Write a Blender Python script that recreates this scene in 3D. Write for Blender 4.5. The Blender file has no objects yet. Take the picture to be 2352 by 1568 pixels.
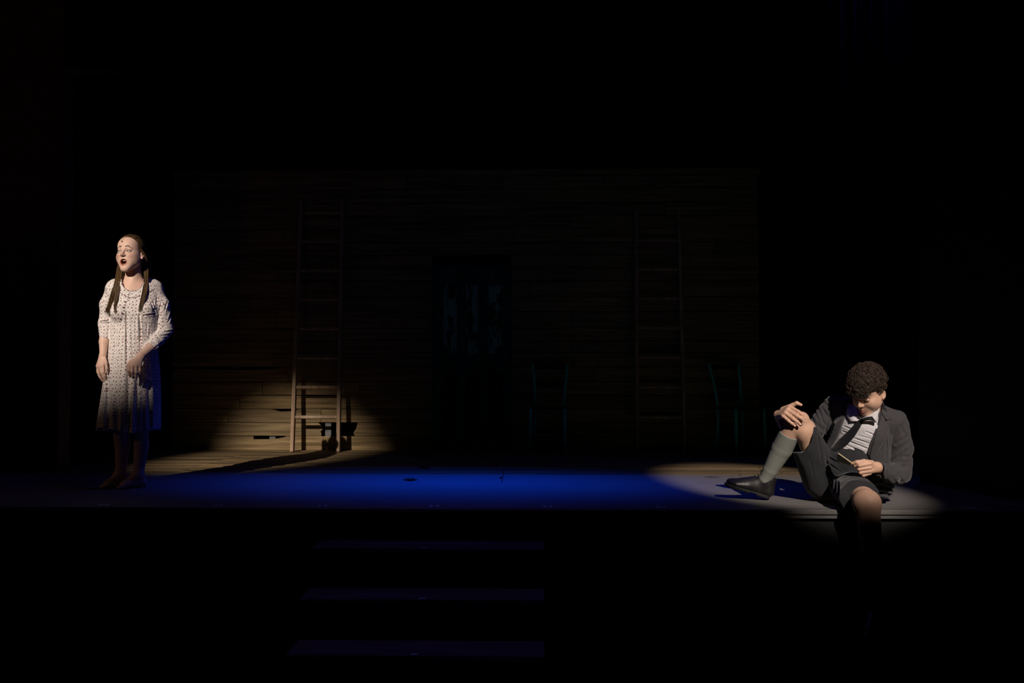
import bpy, bmesh, math, random
import numpy as np
from math import pi, sin, cos, radians, sqrt, atan2
from mathutils import Vector, Matrix

# ------------------------------------------------------------------ scene, camera, world, lights
S = bpy.context.scene
COL = S.collection
S.view_settings.view_transform = 'Standard'
S.view_settings.look = 'None'
S.view_settings.exposure = 0.0
S.view_settings.gamma = 1.0
S.view_settings.use_curve_mapping = False
S.cycles.use_denoising = True
S.cycles.sample_clamp_indirect = 3.0
S.cycles.max_bounces = 6

FPX = 2300.0
CAMZ = 0.775                       # eye height above the stage boards (stage top is z = 0)
YAW, PITCH = radians(1.594), radians(1.843)
cam = bpy.data.cameras.new('camera'); camo = bpy.data.objects.new('camera', cam); COL.objects.link(camo)
cam.sensor_width = 36.0; cam.lens = FPX / 2352 * 36.0; cam.clip_end = 200
camo.location = (0, 0, CAMZ); camo.rotation_euler = (pi / 2 + PITCH, 0, YAW)
S.camera = camo

w = bpy.data.worlds.new('dark_house'); S.world = w; w.use_nodes = True
bg = w.node_tree.nodes['Background']; bg.inputs['Color'].default_value = (0.55, 0.75, 0.85, 1); bg.inputs['Strength'].default_value = 0.0005

def stage_light(name, loc, aim, color, power, radius, soft, size=0.03, floor_level=0.0, squeeze=(1.0, 1.0)):
    """A theatre spotlight: a round gate of angular radius `radius` with edge softness `soft`."""
    l = bpy.data.lights.new(name, 'SPOT'); o = bpy.data.objects.new(name, l); COL.objects.link(o)
    l.energy = power; l.color = color; l.shadow_soft_size = size
    l.spot_size = min(2 * math.atan((radius + soft) / min(squeeze)) * 1.15 + 0.01, 3.0); l.spot_blend = 0.0
    o.location = loc
    o.rotation_euler = (Vector(aim) - Vector(loc)).to_track_quat('-Z', 'Y').to_euler()
    l.use_nodes = True; nt = l.node_tree; N = nt.nodes; K = nt.links
    em = [n for n in N if n.type == 'EMISSION'][0]
    tc = N.new('ShaderNodeTexCoord'); sx = N.new('ShaderNodeSeparateXYZ'); K.new(tc.outputs['Normal'], sx.inputs[0])
    def m(op, a, b=None):
        n = N.new('ShaderNodeMath'); n.operation = op
        for i, v in enumerate((a, b)):
            if v is None: continue
            if isinstance(v, (int, float)): n.inputs[i].default_value = v
            else: K.new(v, n.inputs[i])
        return n.outputs[0]
    u = m('MULTIPLY', m('DIVIDE', sx.outputs[0], sx.outputs[2]), squeeze[0]); v = m('MULTIPLY', m('DIVIDE', sx.outputs[1], sx.outputs[2]), squeeze[1])
    r = m('SQRT', m('ADD', m('MULTIPLY', u, u), m('MULTIPLY', v, v)))
    mr = N.new('ShaderNodeMapRange'); mr.interpolation_type = 'SMOOTHSTEP'
    K.new(r, mr.inputs['Value']); mr.inputs['From Min'].default_value = radius - soft; mr.inputs['From Max'].default_value = radius + soft
    mr.inputs['To Min'].default_value = 1.0; mr.inputs['To Max'].default_value = floor_level
    K.new(mr.outputs[0], em.inputs['Strength'])
    return o

def aim_from(loc, tgt, cu, cv):
    loc, tgt = np.array(loc), np.array(tgt)
    f = tgt - loc; f /= np.linalg.norm(f); r = np.cross(f, [0, 0, 1]); r /= np.linalg.norm(r); u = np.cross(r, f)
    return loc + (f + cu * r + cv * u) * 12

def pix_ray(px, py):
    v = np.array([px - 1176, -(py - 784), -FPX], float)
    a = pi / 2 + PITCH
    Rx = np.array([[1, 0, 0], [0, cos(a), -sin(a)], [0, sin(a), cos(a)]])
    Rz = np.array([[cos(YAW), -sin(YAW), 0], [sin(YAW), cos(YAW), 0], [0, 0, 1]])
    return Rz @ Rx @ v
CAM = np.array([0, 0, CAMZ])
def G(px, py, z=0.0):              # measured point of the photograph -> point on the level z
    r = pix_ray(px, py); return CAM + r * ((z - CAMZ) / r[2])
def PY(px, py, Y):                 # measured point of the photograph -> point at depth Y
    r = pix_ray(px, py); return CAM + r * (Y / r[1])

LA = (-5.238, -4.188, 6.907)
stage_light('front_spotlight_on_woman', LA, aim_from(LA, PY(650, 1000, 10.24), 0.0152, -0.031), (1.0, 0.85, 0.70), 7200, 0.0465, 0.0180)
LB = (3.48, -4.355, 6.45)
stage_light('front_spotlight_on_man', LB, aim_from(LB, G(1900, 1120), -0.0184, 0.0065), (1.0, 0.88, 0.78), 6700, 0.0535, 0.0100)
stage_light('blue_overhead_wash', (-0.5, 9.2, 6.5), (-0.60, 7.15, 0), (0.0, 0.060, 1.0), 2700, 0.10, 0.16, 0.06, 0.0, (0.64, 1.30))
stage_light('blue_side_wash', (3.5, 9.0, 5.8), (-0.2, 6.3, 0.3), (0.05, 0.05, 1.0), 45, 0.6, 0.6, 0.06)
stage_light('purple_top_wash', (-0.6, 4.2, 7.0), (-0.6, 4.55, -0.5), (0.36, 0.16, 1.0), 170, 0.15, 0.13, 0.06)
stage_light('warm_low_side_light', (-7.0, 4.0, 2.6), (-2.9, 6.8, 0.35), (1.0, 0.55, 0.34), 16, 0.10, 0.08, 0.05)
stage_light('dim_violet_fill', (-0.4, 5.8, 8.0), (-0.3, 6.7, 0), (0.17, 0.10, 1.0), 60, 0.18, 0.14, 0.1, 0.0, (0.42, 1.0))  # added broad violet fill, lifts the dark ends of the apron
stage_light('teal_fill', (0.4, 5.0, 7.2), (0.3, 10.1, 1.2), (0.42, 0.95, 0.68), 8, 0.55, 0.5, 0.1)  # added weak fill that makes the door and chairs visible
stage_light('warm_wall_fill', (-6.0, 1.0, 3.0), (-4.9, 7.8, 3.6), (1.0, 0.42, 0.2), 14, 0.30, 0.25, 0.3)  # added warm fill lamp to bring up the brown wall at left

# ------------------------------------------------------------------ materials
class NT:
    def __init__(s, name):
        s.m = bpy.data.materials.new(name); s.m.use_nodes = True
        s.N, s.L = s.m.node_tree.nodes, s.m.node_tree.links
        s.b = s.N['Principled BSDF']
    def n(s, t, **kw):
        x = s.N.new(t)
        for k, v in kw.items():
            if k in x.inputs: x.inputs[k].default_value = v
            else: setattr(x, k, v)
        return x
    def link(s, a, b): s.L.new(a, b)
    def coord(s, kind='Object', scale=(1, 1, 1)):
        tc = s.n('ShaderNodeTexCoord'); mp = s.n('ShaderNodeMapping'); mp.inputs['Scale'].default_value = scale
        s.link(tc.outputs[kind], mp.inputs['Vector']); return mp.outputs[0]
    def noise(s, vec, scale, detail=4, rough=.55):
        x = s.n('ShaderNodeTexNoise'); x.inputs['Scale'].default_value = scale
        x.inputs['Detail'].default_value = detail; x.inputs['Roughness'].default_value = rough
        s.link(vec, x.inputs['Vector']); return x.outputs['Fac']
    def ramp(s, fac, stops):
        x = s.n('ShaderNodeValToRGB'); e = x.color_ramp.elements
        while len(e) < len(stops): e.new(0.5)
        for el, (p, c) in zip(e, stops): el.position = p; el.color = (*c, 1) if len(c) == 3 else c
        s.link(fac, x.inputs[0]); return x.outputs[0]
    def mix(s, fac, a, b, mode='MIX'):
        x = s.n('ShaderNodeMix'); x.data_type = 'RGBA'; x.blend_type = mode
        for sock, v in ((x.inputs[0], fac), (x.inputs[6], a), (x.inputs[7], b)):
            if isinstance(v, (int, float)): sock.default_value = v
            elif isinstance(v, tuple): sock.default_value = (*v, 1) if len(v) == 3 else v
            else: s.link(v, sock)
        return x.outputs[2]
    def bump(s, fac, strength=.3, dist=.01):
        x = s.n('ShaderNodeBump'); x.inputs['Strength'].default_value = strength; x.inputs['Distance'].default_value = dist
        s.link(fac, x.inputs['Height']); s.link(x.outputs[0], s.b.inputs['Normal'])
    def set(s, color=None, rough=.6, metal=0., spec=.4):
        if color is not None:
            if isinstance(color, tuple): s.b.inputs['Base Color'].default_value = (*color, 1)
            else: s.link(color, s.b.inputs['Base Color'])
        s.b.inputs['Roughness'].default_value = rough; s.b.inputs['Metallic'].default_value = metal
        s.b.inputs['Specular IOR Level'].default_value = spec
        return s.m

def mat_plain(name, c, rough=.6, var=.25, scale=30, bump=.15, spec=.4, metal=0.):
    t = NT(name); v = t.coord(); f = t.noise(v, scale)
    d = tuple(x * (1 - var) for x in c); u = tuple(min(1, x * (1 + var)) for x in c)
    t.bump(f, bump, .004)
    return t.set(t.ramp(f, [(.3, d), (.7, u)]), rough, metal, spec)

def mat_wood(name, dark, light, axis='x', rough=.7, fine=1.0, blotch=None):
    """old boards: long grain along `axis`, each board (object) its own tone."""
    t = NT(name)
    sc = {'x': (1.2, 14, 26), 'y': (14, 1.2, 26), 'z': (16, 16, 1.2)}[axis]
    v = t.coord('Object', tuple(a * fine for a in sc))
    oi = t.n('ShaderNodeObjectInfo')
    ad = t.n('ShaderNodeVectorMath', operation='ADD'); t.link(v, ad.inputs[0])
    cx = t.n('ShaderNodeCombineXYZ')
    mu = t.n('ShaderNodeMath', operation='MULTIPLY'); mu.inputs[1].default_value = 37.0
    t.link(oi.outputs['Random'], mu.inputs[0]); t.link(mu.outputs[0], cx.inputs[0]); t.link(mu.outputs[0], cx.inputs[2])
    t.link(cx.outputs[0], ad.inputs[1]); v = ad.outputs[0]
    g = t.noise(v, 2.2, 8, .62)
    c = t.ramp(g, [(.28, dark), (.5, tuple((a + b) / 2 for a, b in zip(dark, light))), (.72, light)])
    tone = t.ramp(oi.outputs['Random'], [(0, (.62, .62, .66)), (.35, (1.0, .92, .8)), (.7, (.8, .82, .86)), (1, (1.15, 1.05, .95))])
    c = t.mix(.85, c, tone, 'MULTIPLY')
    st = t.noise(t.coord('Object', tuple(a * .25 for a in sc)), 3, 3)
    c = t.mix(t.ramp(st, [(.45, (0, 0, 0)), (.75, (.5, .5, .5))]), c, tuple(a * .35 for a in dark))
    t.bump(g, .5, .006)
    return t.set(c, rough, 0, .25)

M = {}
M['apron'] = None
t = NT('grey_painted_apron'); v = t.coord('Object', (1, 5, 1)); f = t.noise(v, 5, 8, .7); f2 = t.noise(t.coord('Object', (2, 30, 1)), 4, 6, .7)
c = t.mix(t.ramp(f2, [(.42, (0, 0, 0)), (.8, (.6, .6, .6))]), t.ramp(f, [(.3, (.14, .132, .128)), (.7, (.20, .19, .182))]), (.27, .25, .23))
t.bump(f2, .15, .002); M['apron'] = t.set(c, .62, 0, .3)
M['deck'] = mat_wood('worn_deck_boards', (.09, .055, .028), (.36, .25, .15), 'x', .75)
M['deck_base'] = mat_plain('dark_gap', (.006, .005, .004))
M['board'] = mat_wood('weathered_wall_board', (.125, .086, .042), (.48, .36, .20), 'x', .8, .7)
M['stud'] = mat_plain('grey_stud', (.16, .17, .18), .8)
M['ladder'] = mat_wood('ladder_wood', (.34, .22, .14), (.68, .52, .37), 'z', .7)
M['black'] = mat_plain('black_scenic_paint', (.012, .012, .013), .8)
M['fascia'] = mat_plain('dark_grey_fascia_paint', (.022, .023, .022), .75, .3, 6, .1)
M['steps'] = mat_wood('black_painted_step', (.03, .03, .032), (.12, .115, .115), 'x', .7)
M['riser'] = mat_plain('matt_black_riser', (.004, .004, .004), .9)
t = NT('black_velvet'); f = t.noise(t.coord('Object', (6, 6, .6)), 6); M['velvet'] = t.set(t.ramp(f, [(.3, (.014, .014, .018)), (.7, (.028, .028, .034))]), .95, 0, .1)
M['prosc'] = mat_plain('brown_proscenium', (.10, .055, .03), .7, .2, 3)
M['tape'] = mat_plain('white_tape', (.75, .75, .75), .5, .05)
M['ink'] = mat_plain('black_marker', (.01, .01, .01), .6)
M['glow'] = mat_plain('pale_green_tape', (.25, .7, .6), .5, .1)
M['wire'] = mat_plain('black_wire', (.008, .008, .009), .6)
# peeling turquoise paint over old wood
def mat_peel(name, thr, paint=(.10, .36, .30), under=(.03, .06, .05), seed=0.0):
    t = NT(name); tc = t.coord('Object', (1, 1, 1)); mp = t.n('ShaderNodeMapping'); mp.inputs['Location'].default_value = (seed, seed, seed); mp.inputs['Scale'].default_value = (5, 5, 1.8)
    t.link(tc, mp.inputs[0]); f = t.noise(mp.outputs[0], 3.2, 9, .68)
    fac = t.ramp(f, [(thr, (0, 0, 0)), (thr + .03, (1, 1, 1))]); f3 = t.noise(tc, 14, 4)
    c = t.mix(fac, t.ramp(f3, [(.3, tuple(a * .5 for a in under)), (.7, under)]), t.ramp(f3, [(.3, tuple(a * .75 for a in paint)), (.7, paint)]))
    t.bump(fac, .4, .003); return t.set(c, .7, 0, .3)
M['door_frame'] = mat_peel('green_door_paint', .50, (.045, .12, .10), (.03, .07, .06))
M['door_panel'] = mat_peel('peeling_turquoise_panel', .47, (.24, .56, .44), (.02, .035, .03), 3.0)
M['door_low'] = mat_peel('worn_dark_panel', .62, (.10, .2, .17), (.018, .03, .027), 7.0)
M['chair'] = mat_peel('turquoise_chair_paint', .30, (.05, .70, .62), (.05, .2, .17), 5.0)

# ------------------------------------------------------------------ mesh helpers
def link(name, me, m=None, parent=None, smooth=False):
    o = bpy.data.objects.new(name, me); COL.objects.link(o)
    if m: me.materials.append(m)
    if parent is not None: o.parent = parent
    if smooth: me.polygons.foreach_set('use_smooth', [True] * len(me.polygons))
    return o
def pyd(name, V, Fc, m=None, parent=None, smooth=False):
    me = bpy.data.meshes.new(name); me.from_pydata([tuple(map(float, v)) for v in V], [], Fc); me.update()
    return link(name, me, m, parent, smooth)
def empty(name, loc=(0, 0, 0), rz=0.0):
    o = bpy.data.objects.new(name, None); COL.objects.link(o); o.location = loc; o.rotation_euler = (0, 0, rz)
    o.empty_display_size = .1; return o
def tag(o, label=None, cat=None, group=None, kind=None):
    if label: o['label'] = label
    if cat: o['category'] = cat
    if group: o['group'] = group
    if kind: o['kind'] = kind
    return o
class MB:
    def __init__(s): s.V, s.F = [], []
    def add(s, V, F):
        k = len(s.V); s.V += [tuple(map(float, v)) for v in V]; s.F += [tuple(i + k for i in f) for f in F]; return s
    def box(s, lo, hi):
        (a, b, c), (d, e, f) = lo, hi
        return s.add([(a, b, c), (d, b, c), (d, e, c), (a, e, c), (a, b, f), (d, b, f), (d, e, f), (a, e, f)],
                     [(0, 3, 2, 1), (4, 5, 6, 7), (0, 1, 5, 4), (1, 2, 6, 5), (2, 3, 7, 6), (3, 0, 4, 7)])
    def bar(s, a, b, wx, wy, up=(0, 1, 0)):
        a, b = np.array(a, float), np.array(b, float); d = (b - a) / np.linalg.norm(b - a)
        x = np.cross(up, d); x /= np.linalg.norm(x); y = np.cross(d, x)
        c = [(-1, -1), (1, -1), (1, 1), (-1, 1)]
        V = [p + x * i * wx / 2 + y * j * wy / 2 for p in (a, b) for i, j in c]
        return s.add(V, [(0, 3, 2, 1), (4, 5, 6, 7), (0, 1, 5, 4), (1, 2, 6, 5), (2, 3, 7, 6), (3, 0, 4, 7)])
    def tube(s, pts, r, n=8, flat=1.0, up=(0, 0, 1)):
        P = [np.array(p, float) for p in pts]; k0 = len(P); V = []; F = []
        R = r if hasattr(r, '__len__') else [r] * k0
        for i, p in enumerate(P):
            d = P[min(i + 1, k0 - 1)] - P[max(i - 1, 0)]; d = d / (np.linalg.norm(d) + 1e-9)
            x = np.cross(up, d)
            if np.linalg.norm(x) < 1e-3: x = np.cross((1, 0, 0), d)
            x /= np.linalg.norm(x); y = np.cross(d, x)
            for j in range(n):
                a = 2 * pi * j / n; V.append(p + x * cos(a) * R[i] + y * sin(a) * R[i] * flat)
        for i in range(k0 - 1):
            for j in range(n):
                F.append((i * n + j, i * n + (j + 1) % n, (i + 1) * n + (j + 1) % n, (i + 1) * n + j))
        F.append(tuple(range(n))[::-1]); F.append(tuple((k0 - 1) * n + j for j in range(n)))
        return s.add(V, F)
    def prism(s, poly, y0, y1):     # polygon in x,z extruded in y (counter-clockwise seen from the front, -y)
        n = len(poly); V = [(x, y0, z) for x, z in poly] + [(x, y1, z) for x, z in poly]
        return s.add(V, [tuple(range(n)), tuple(range(2 * n - 1, n - 1, -1))] + [(i, i + n, (i + 1) % n + n, (i + 1) % n) for i in range(n)])
    def make(s, name, m=None, parent=None, smooth=False, bevel=0.0, seg=1):
        o = pyd(name, s.V, s.F, m, parent, smooth)
        if bevel:
            b = o.modifiers.new('bevel', 'BEVEL'); b.width = bevel; b.segments = seg; b.limit_method = 'ANGLE'
        return o

# ------------------------------------------------------------------ the setting
EDGE, SEAM, WALL = 5.79, 7.72, 10.16
rnd = random.Random(5)
# stage apron: painted floor with a nosing; upstage deck of narrow boards
fl = MB().box((-9, EDGE, -.05), (2.95, SEAM, 0)).make('floor', M['apron']); tag(fl, 'grey painted stage apron under the blue light', kind='structure')
MB().box((-9, EDGE - .012, -.028), (2.95, EDGE, -.001)).make('nosing', M['apron'], fl, bevel=.004)
dk = MB().box((-9, SEAM, -.05), (6, 12.5, -.012)).make('floor_upstage', M['deck_base']); tag(dk, 'bare wooden boards of the stage behind the grey apron', kind='structure')
mb = MB(); y = SEAM + .003
while y < 10.9:
    wd = .085; x = -8.9 - rnd.random()
    while x < 5.8:
        ln = 1.6 + rnd.random() * 2.4; dz = rnd.uniform(-.0015, .0015)
        mb.box((x + .002, y, -.012), (min(x + ln, 5.9) - .002, y + wd - .004, dz)); x += ln
    y += wd
tag(mb.make('floorboards', M['deck'], dk), kind='stuff')
# the deck boards are one mesh, so their tone varies with a noise on the board row
t = NT('deck_board_rows'); sc = t.coord('Object', (.35, 11.76, 0)); 
wn = t.n('ShaderNodeTexWhiteNoise'); fl2 = t.n('ShaderNodeVectorMath', operation='FLOOR'); t.link(sc, fl2.inputs[0]); t.link(fl2.outputs[0], wn.inputs['Vector'])
g = t.noise(t.coord('Object', (1.0, 26, 1)), 3, 8, .65)
c = t.ramp(g, [(.3, (.08, .055, .028)), (.5, (.19, .14, .078)), (.72, (.38, .29, .165))])
c = t.mix(.9, c, t.ramp(wn.outputs['Value'], [(0, (.55, .55, .55)), (.6, (1, .95, .9)), (1, (1.5, 1.4, 1.25))]), 'MULTIPLY')
t.bump(g, .3, .003); mb_mat = t.set(c, .75, 0, .25)
bpy.data.objects['floorboards'].data.materials[0] = mb_mat

# fascia below the stage, slit put in along the edge of the leg's cast shadow; audience floor
fa = MB().box((-9, EDGE + .035, -1.03), (1.765, EDGE + .06, -.05)).make('wall_front', M['fascia']); tag(fa, 'dark grey front face of the stage', kind='structure')
MB().box((1.772, EDGE + .035, -1.03), (2.95, EDGE + .06, -.05)).make('fascia_right', M['fascia'], fa)
MB().box((-9, EDGE + .055, -.05), (2.95, EDGE + .08, -.03)).make('shadow_strip', M['riser'], fa)  # black strip laid in for the shade beneath the nosing
for (px, py) in ((1937, 1199), (1936, 1227), (1846, 1190)):
    p = PY(px, py, EDGE + .03); MB().tube([(p[0], EDGE + .0345, p[2]), (p[0], EDGE + .030, p[2])], .0028, 8).make('paint_fleck', M['glow'], fa)
tag(MB().box((-9, -7, -1.1), (9, EDGE + .05, -1.03)).make('floor_audience', M['black']), 'dark audience floor below the stage', kind='structure')

# marker tapes along the front edge, every 0.66 m, with a figure on each
for k, (x, fig) in enumerate(((-2.575, '6'), (-1.892, '4'), (-1.275, '2'), (-.618, '0'), (.045, '2'), (.703, '4'))):
    side = ['second left of the stair centre', '', '']
    y0 = EDGE + .055
    lab = {-2.575: 'small white number tape on stage edge below the woman', -1.892: 'small white number tape on stage edge, second from the left',
           -1.275: 'small white number tape on stage edge above the left end of the steps', -.618: 'bright white zero tape on stage edge above the middle of the steps',
           .045: 'small white number tape on stage edge above the right end of the steps', .703: 'small white number tape on stage edge left of the man\'s pool of light'}[x]
    tp = MB().box((x - .028, y0, .0), (x + .028, y0 + .058, .0012)).make('number_tape', M['tape'])
    tag(tp, lab, 'tape', 'number tapes along the stage edge')
    cu = bpy.data.curves.new('digit', 'FONT'); cu.body = fig; cu.size = .050; cu.align_x = 'CENTER'; cu.extrude = .0003; cu.offset = .002
    d0 = bpy.data.objects.new('digit_text', cu); COL.objects.link(d0); bpy.context.view_layer.update()
    me = bpy.data.meshes.new_from_object(d0.evaluated_get(bpy.context.evaluated_depsgraph_get())); bpy.data.objects.remove(d0); bpy.data.curves.remove(cu)
    d = link('digit', me, None, tp); me.materials.clear(); me.materials.append(M['ink']); d.location = (x, y0 + .005, .0016)
p = G(2235, 1166)
s_ = empty('striped_tape', (p[0], EDGE + .06, 0)); tag(s_, 'two short slanting tape strips on stage edge at far right', 'tape')
for dx in (-.03, .02):
    MB().add([(dx, 0, 0), (dx + .022, 0, 0), (dx - .01, .07, 0), (dx - .032, .07, 0), (dx, 0, .001), (dx + .022, 0, .001), (dx - .01, .07, .001), (dx - .032, .07, .001)],
             [(0, 3, 2, 1), (4, 5, 6, 7), (0, 1, 5, 4), (1, 2, 6, 5), (2, 3, 7, 6), (3, 0, 4, 7)]).make('strip', M['tape'], s_)

# steps down into the house
st = empty('stage_steps', (-.612, 5.3, -1.03)); tag(st, 'black wooden steps from the audience floor up to the stage', 'steps')
zs = [-.176, -.393, -.605, -.817]; y0s = [5.49, 5.222, 4.948, 4.68]; y1s = [5.735, 5.488, 5.22, 4.946]
TAPEX = [975, 970, 952, None]
for i in range(4):
    o = MB().box((-1.255 + .612, y0s[i] - 5.3, zs[i] - .032 + 1.03), (.022 + .612, y1s[i] - 5.3, zs[i] + 1.03)).make('tread', M['steps'], st, bevel=.004)
    if TAPEX[i]:
        p = G(TAPEX[i], [1256, 1373, 1501][i], zs[i])
        MB().box((p[0] + .612 - .016, y0s[i] + .002 - 5.3, zs[i] + 1.03), (p[0] + .612 + .016, y0s[i] + .02 - 5.3, zs[i] + 1.0315)).make('edge_tape', M['glow'], st)
    MB().box((-1.235 + .612, y1s[i] - 5.3 - .02, (zs[i + 1] if i < 3 else -1.03) + 1.03), (.002 + .612, y1s[i] - 5.3 - .002, zs[i] - .032 + 1.03)).make('riser', M['riser'], st)
for x in (-1.235, -.02):
    poly = [(4.72, 0.0), (5.75, 0.0), (5.75, -.21 + 1.03), (5.51, -.21 + 1.03), (5.51, -.43 + 1.03), (5.24, -.43 + 1.03), (5.24, -.64 + 1.03), (4.97, -.64 + 1.03), (4.97, -.85 + 1.03), (4.72, -.85 + 1.03)]
    n = len(poly); V = [(x + .612, a - 5.3, b) for a, b in poly] + [(x + .632, a - 5.3, b) for a, b in poly]
    MB().add(V, [tuple(range(n))[::-1], tuple(range(n, 2 * n))] + [(i, (i + 1) % n, (i + 1) % n + n, i + n) for i in range(n)]).make('side_panel', M['riser'], st)

# back wall of old boards, row by row
XL, XR = PY(395, 1031, WALL)[0], PY(1745, 1036, WALL)[0]
DL, DR = PY(992, 1030, WALL)[0], PY(1174, 1030, WALL)[0]
bw = empty('wall_back', ((XL + XR) / 2, WALL, 0)); tag(bw, 'weathered plank wall across the back of the stage', kind='structure'); BX = (XL + XR) / 2
ZB = [PY(650, v, WALL)[2] for v in (1031, 1000.5, 969.5, 938.5, 907, 876)]
row_h = (ZB[5] - ZB[0]) / 5; zrow = [0.0] + [ZB[i] for i in range(1, 6)]
while zrow[-1] < 2.72: zrow.append(zrow[-1] + row_h * rnd.uniform(.9, 1.25))
DOOR_T = PY(1080, 604, WALL)[2]
def board(poly, dy=0.0):
    MB().prism([(x - BX, z) for x, z in poly], -.012 + dy, .012 + dy).make('board', M['board'], bw)
def X(px, py=1000): return PY(px, py, WALL)[0]
for r in range(len(zrow) - 1):
    z0, z1 = zrow[r] + .002, zrow[r + 1] - .0035
    if r == 0:
        z1b = z1; g0 = PY(600, 1008, WALL)[2]
        board([(XL, z0), (X(742), z0), (X(742), z1b), (X(658), z1b), (X(655), PY(655, 1003, WALL)[2]), (X(640), g0 + .008), (X(620), g0), (X(583), g0 - .002), (X(583), z1b), (XL, z1b)])
        board([(X(743), z0), (DL, z0), (DL, z1), (X(743), z1)]); board([(DR, z0), (XR, z0), (XR, z1), (DR, z1)]); continue
    if r == 1:
        zz = lambda v: PY(740, v, WALL)[2]
        board([(XL, z0), (X(738), z0), (X(739), zz(995)), (X(736.5), zz(991)), (X(741), zz(986)), (X(741), zz(980)), (X(732), zz(971)), (X(731), z1), (XL, z1)])
        board([(X(815), z0), (DL, z0), (DL, z1), (X(822), z1), (X(818), zz(985)), (X(812), zz(993))])
        board([(DR, z0), (XR, z0), (XR, z1), (DR, z1)]); continue
    cuts = [XL]
    x = XL + rnd.uniform(.5, 2.0)
    while x < XR - .4: cuts.append(x); x += rnd.uniform(.9, 2.4)
    cuts.append(XR); dz = 0
    for a, b in zip(cuts[:-1], cuts[1:]):
        segs = [(a, b)]
        if z0 < DOOR_T:
            segs = []
            if a < DL: segs.append((a, min(b, DL)))
            if b > DR: segs.append((max(a, DR), b))
        for (c, d) in segs:
            if d - c < .05: continue
            e = rnd.uniform(-.003, .003); j = rnd.uniform(-.005, .005); s1 = rnd.uniform(-.006, .0)
            if r == 2 and c < X(655) < d:       # a sliver broken from the top edge
                board([(c + .002, z0), (d - .002, z0), (d - .002, z1), (X(690), z1), (X(668), z1 - .018), (X(645), z1 - .024), (X(622), z1), (c + .002, z1)], e)
            elif r == 5 and c < X(600) < d:
                board([(c + .002, z0), (d - .002, z0), (d - .002, z1), (X(640), z1 - .01), (X(575), z1 - .03), (c + .002, z1 - .02)], e)
            else:
                board([(c + .002, z0 + max(0, j)), (d - .002, z0), (d - .002, z1 + s1), ((c + d) / 2, z1 + s1 * rnd.random()), (c + .002, z1 + s1 * rnd.random())], e)
WTOP = zrow[-1]
x = XL + .1; studs = [XL + .1, X(753, 985), X(540), DL - .05, DR + .05, X(1330), X(1540), XR - .05, X(625, 1005)]
for x in studs: MB().box((x - .03 - BX, .014, 0), (x + .03 - BX, .09, WTOP)).make('stud', M['stud'], bw)
tag(MB().box((XL - .02, WALL - .02, WTOP), (XR + .02, WALL + .09, WTOP + .06)).make('trim_1', M['board']), kind='structure')

# old six-panel door with peeling turquoise paint
dx0, dx1 = DL + .015, DR - .015; dw = dx1 - dx0; DT = DOOR_T - .02
do = empty('door_1', ((dx0 + dx1) / 2, WALL, 0)); tag(do, 'old six-panel door with peeling turquoise paint', kind='structure')
h = dw / 2; zc = [0.0, PY(1080, 985, WALL)[2], PY(1080, 855, WALL)[2], PY(1080, 812, WALL)[2], PY(1080, 655, WALL)[2], DT]
px_p = [(1018, 1050), (1070, 1099), (1122, 1153)]
xs_ = [(X(a, 800) - (dx0 + dx1) / 2, X(b, 800) - (dx0 + dx1) / 2) for a, b in px_p]
for a, b in ((-h, xs_[0][0]), (xs_[0][1], xs_[1][0]), (xs_[1][1], xs_[2][0]), (xs_[2][1], h)):
    MB().box((a, -.025, 0), (b, .02, DT)).make('stile', M['door_frame'], do, bevel=.004)
for (za, zb) in ((0.0, zc[1]), (zc[2], zc[3]), (zc[4], DT)):
    for (a, b) in xs_: MB().box((a, -.023, za), (b, .018, zb)).make('rail', M['door_frame'], do, bevel=.003)
for (za, zb, m_) in ((zc[1], zc[2], 'door_low'), (zc[3], zc[4], 'door_panel')):
    for (a, b) in xs_: MB().box((a, -.004, za), (b, .008, zb)).make('panel', M[m_], do)
MB().box((-h - .012, -.035, 0), (-h - .001, .03, DOOR_T)).make('jamb', M['door_frame'], do)
MB().box((h + .001, -.035, 0), (h + .012, .03, DOOR_T)).make('jamb', M['door_frame'], do)
MB().tube([(h - .05, -.024, .86), (h - .05, -.06, .86), (h - .05, -.075, .86)], [.008, .01, .022], 12).make('knob', M['wire'], do)

# ladders
def ladder(px0, px1, pyf, Yf, height, label, grp):
    a, b = G(px0, pyf)[0] * Yf / G(px0, pyf)[1], G(px1, pyf)[0] * Yf / G(px1, pyf)[1]
    o = empty('wooden_ladder', ((a + b) / 2, Yf, 0)); tag(o, label, 'ladder', grp)
    hw = (b - a) / 2; lean = WALL - .045 - Yf; L = height
    top = np.array([0, lean, sqrt(L * L - lean * lean)])
    for s in (-1, 1):
        MB().bar((s * hw, 0, .003), (s * hw * .92, top[1], top[2]),   .036, .065, up=(0, 1, 0)).make('rail', M['ladder'], o, bevel=.006, seg=2)
    k = 0; d = .345
    while d < L - .1:
        f = d / L; p = top * f; w_ = hw * (1 - .08 * f) - .015
        MB().tube([(-w_, p[1], p[2]), (0, p[1], p[2] + .0), (w_, p[1], p[2])], .017, 10, up=(0, 1, 0)).make('rung', M['ladder'], o, smooth=False)
        d += .297; k += 1
    return o
ladder(671, 777, 1038, 9.88, 2.55, 'wooden ladder leaning left of the door, its foot in the warm light', 'ladders against the back wall')
ladder(1464, 1573, 1036, 9.88, 2.45, 'wooden ladder leaning in the dark right of the door', 'ladders against the back wall')

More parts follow.
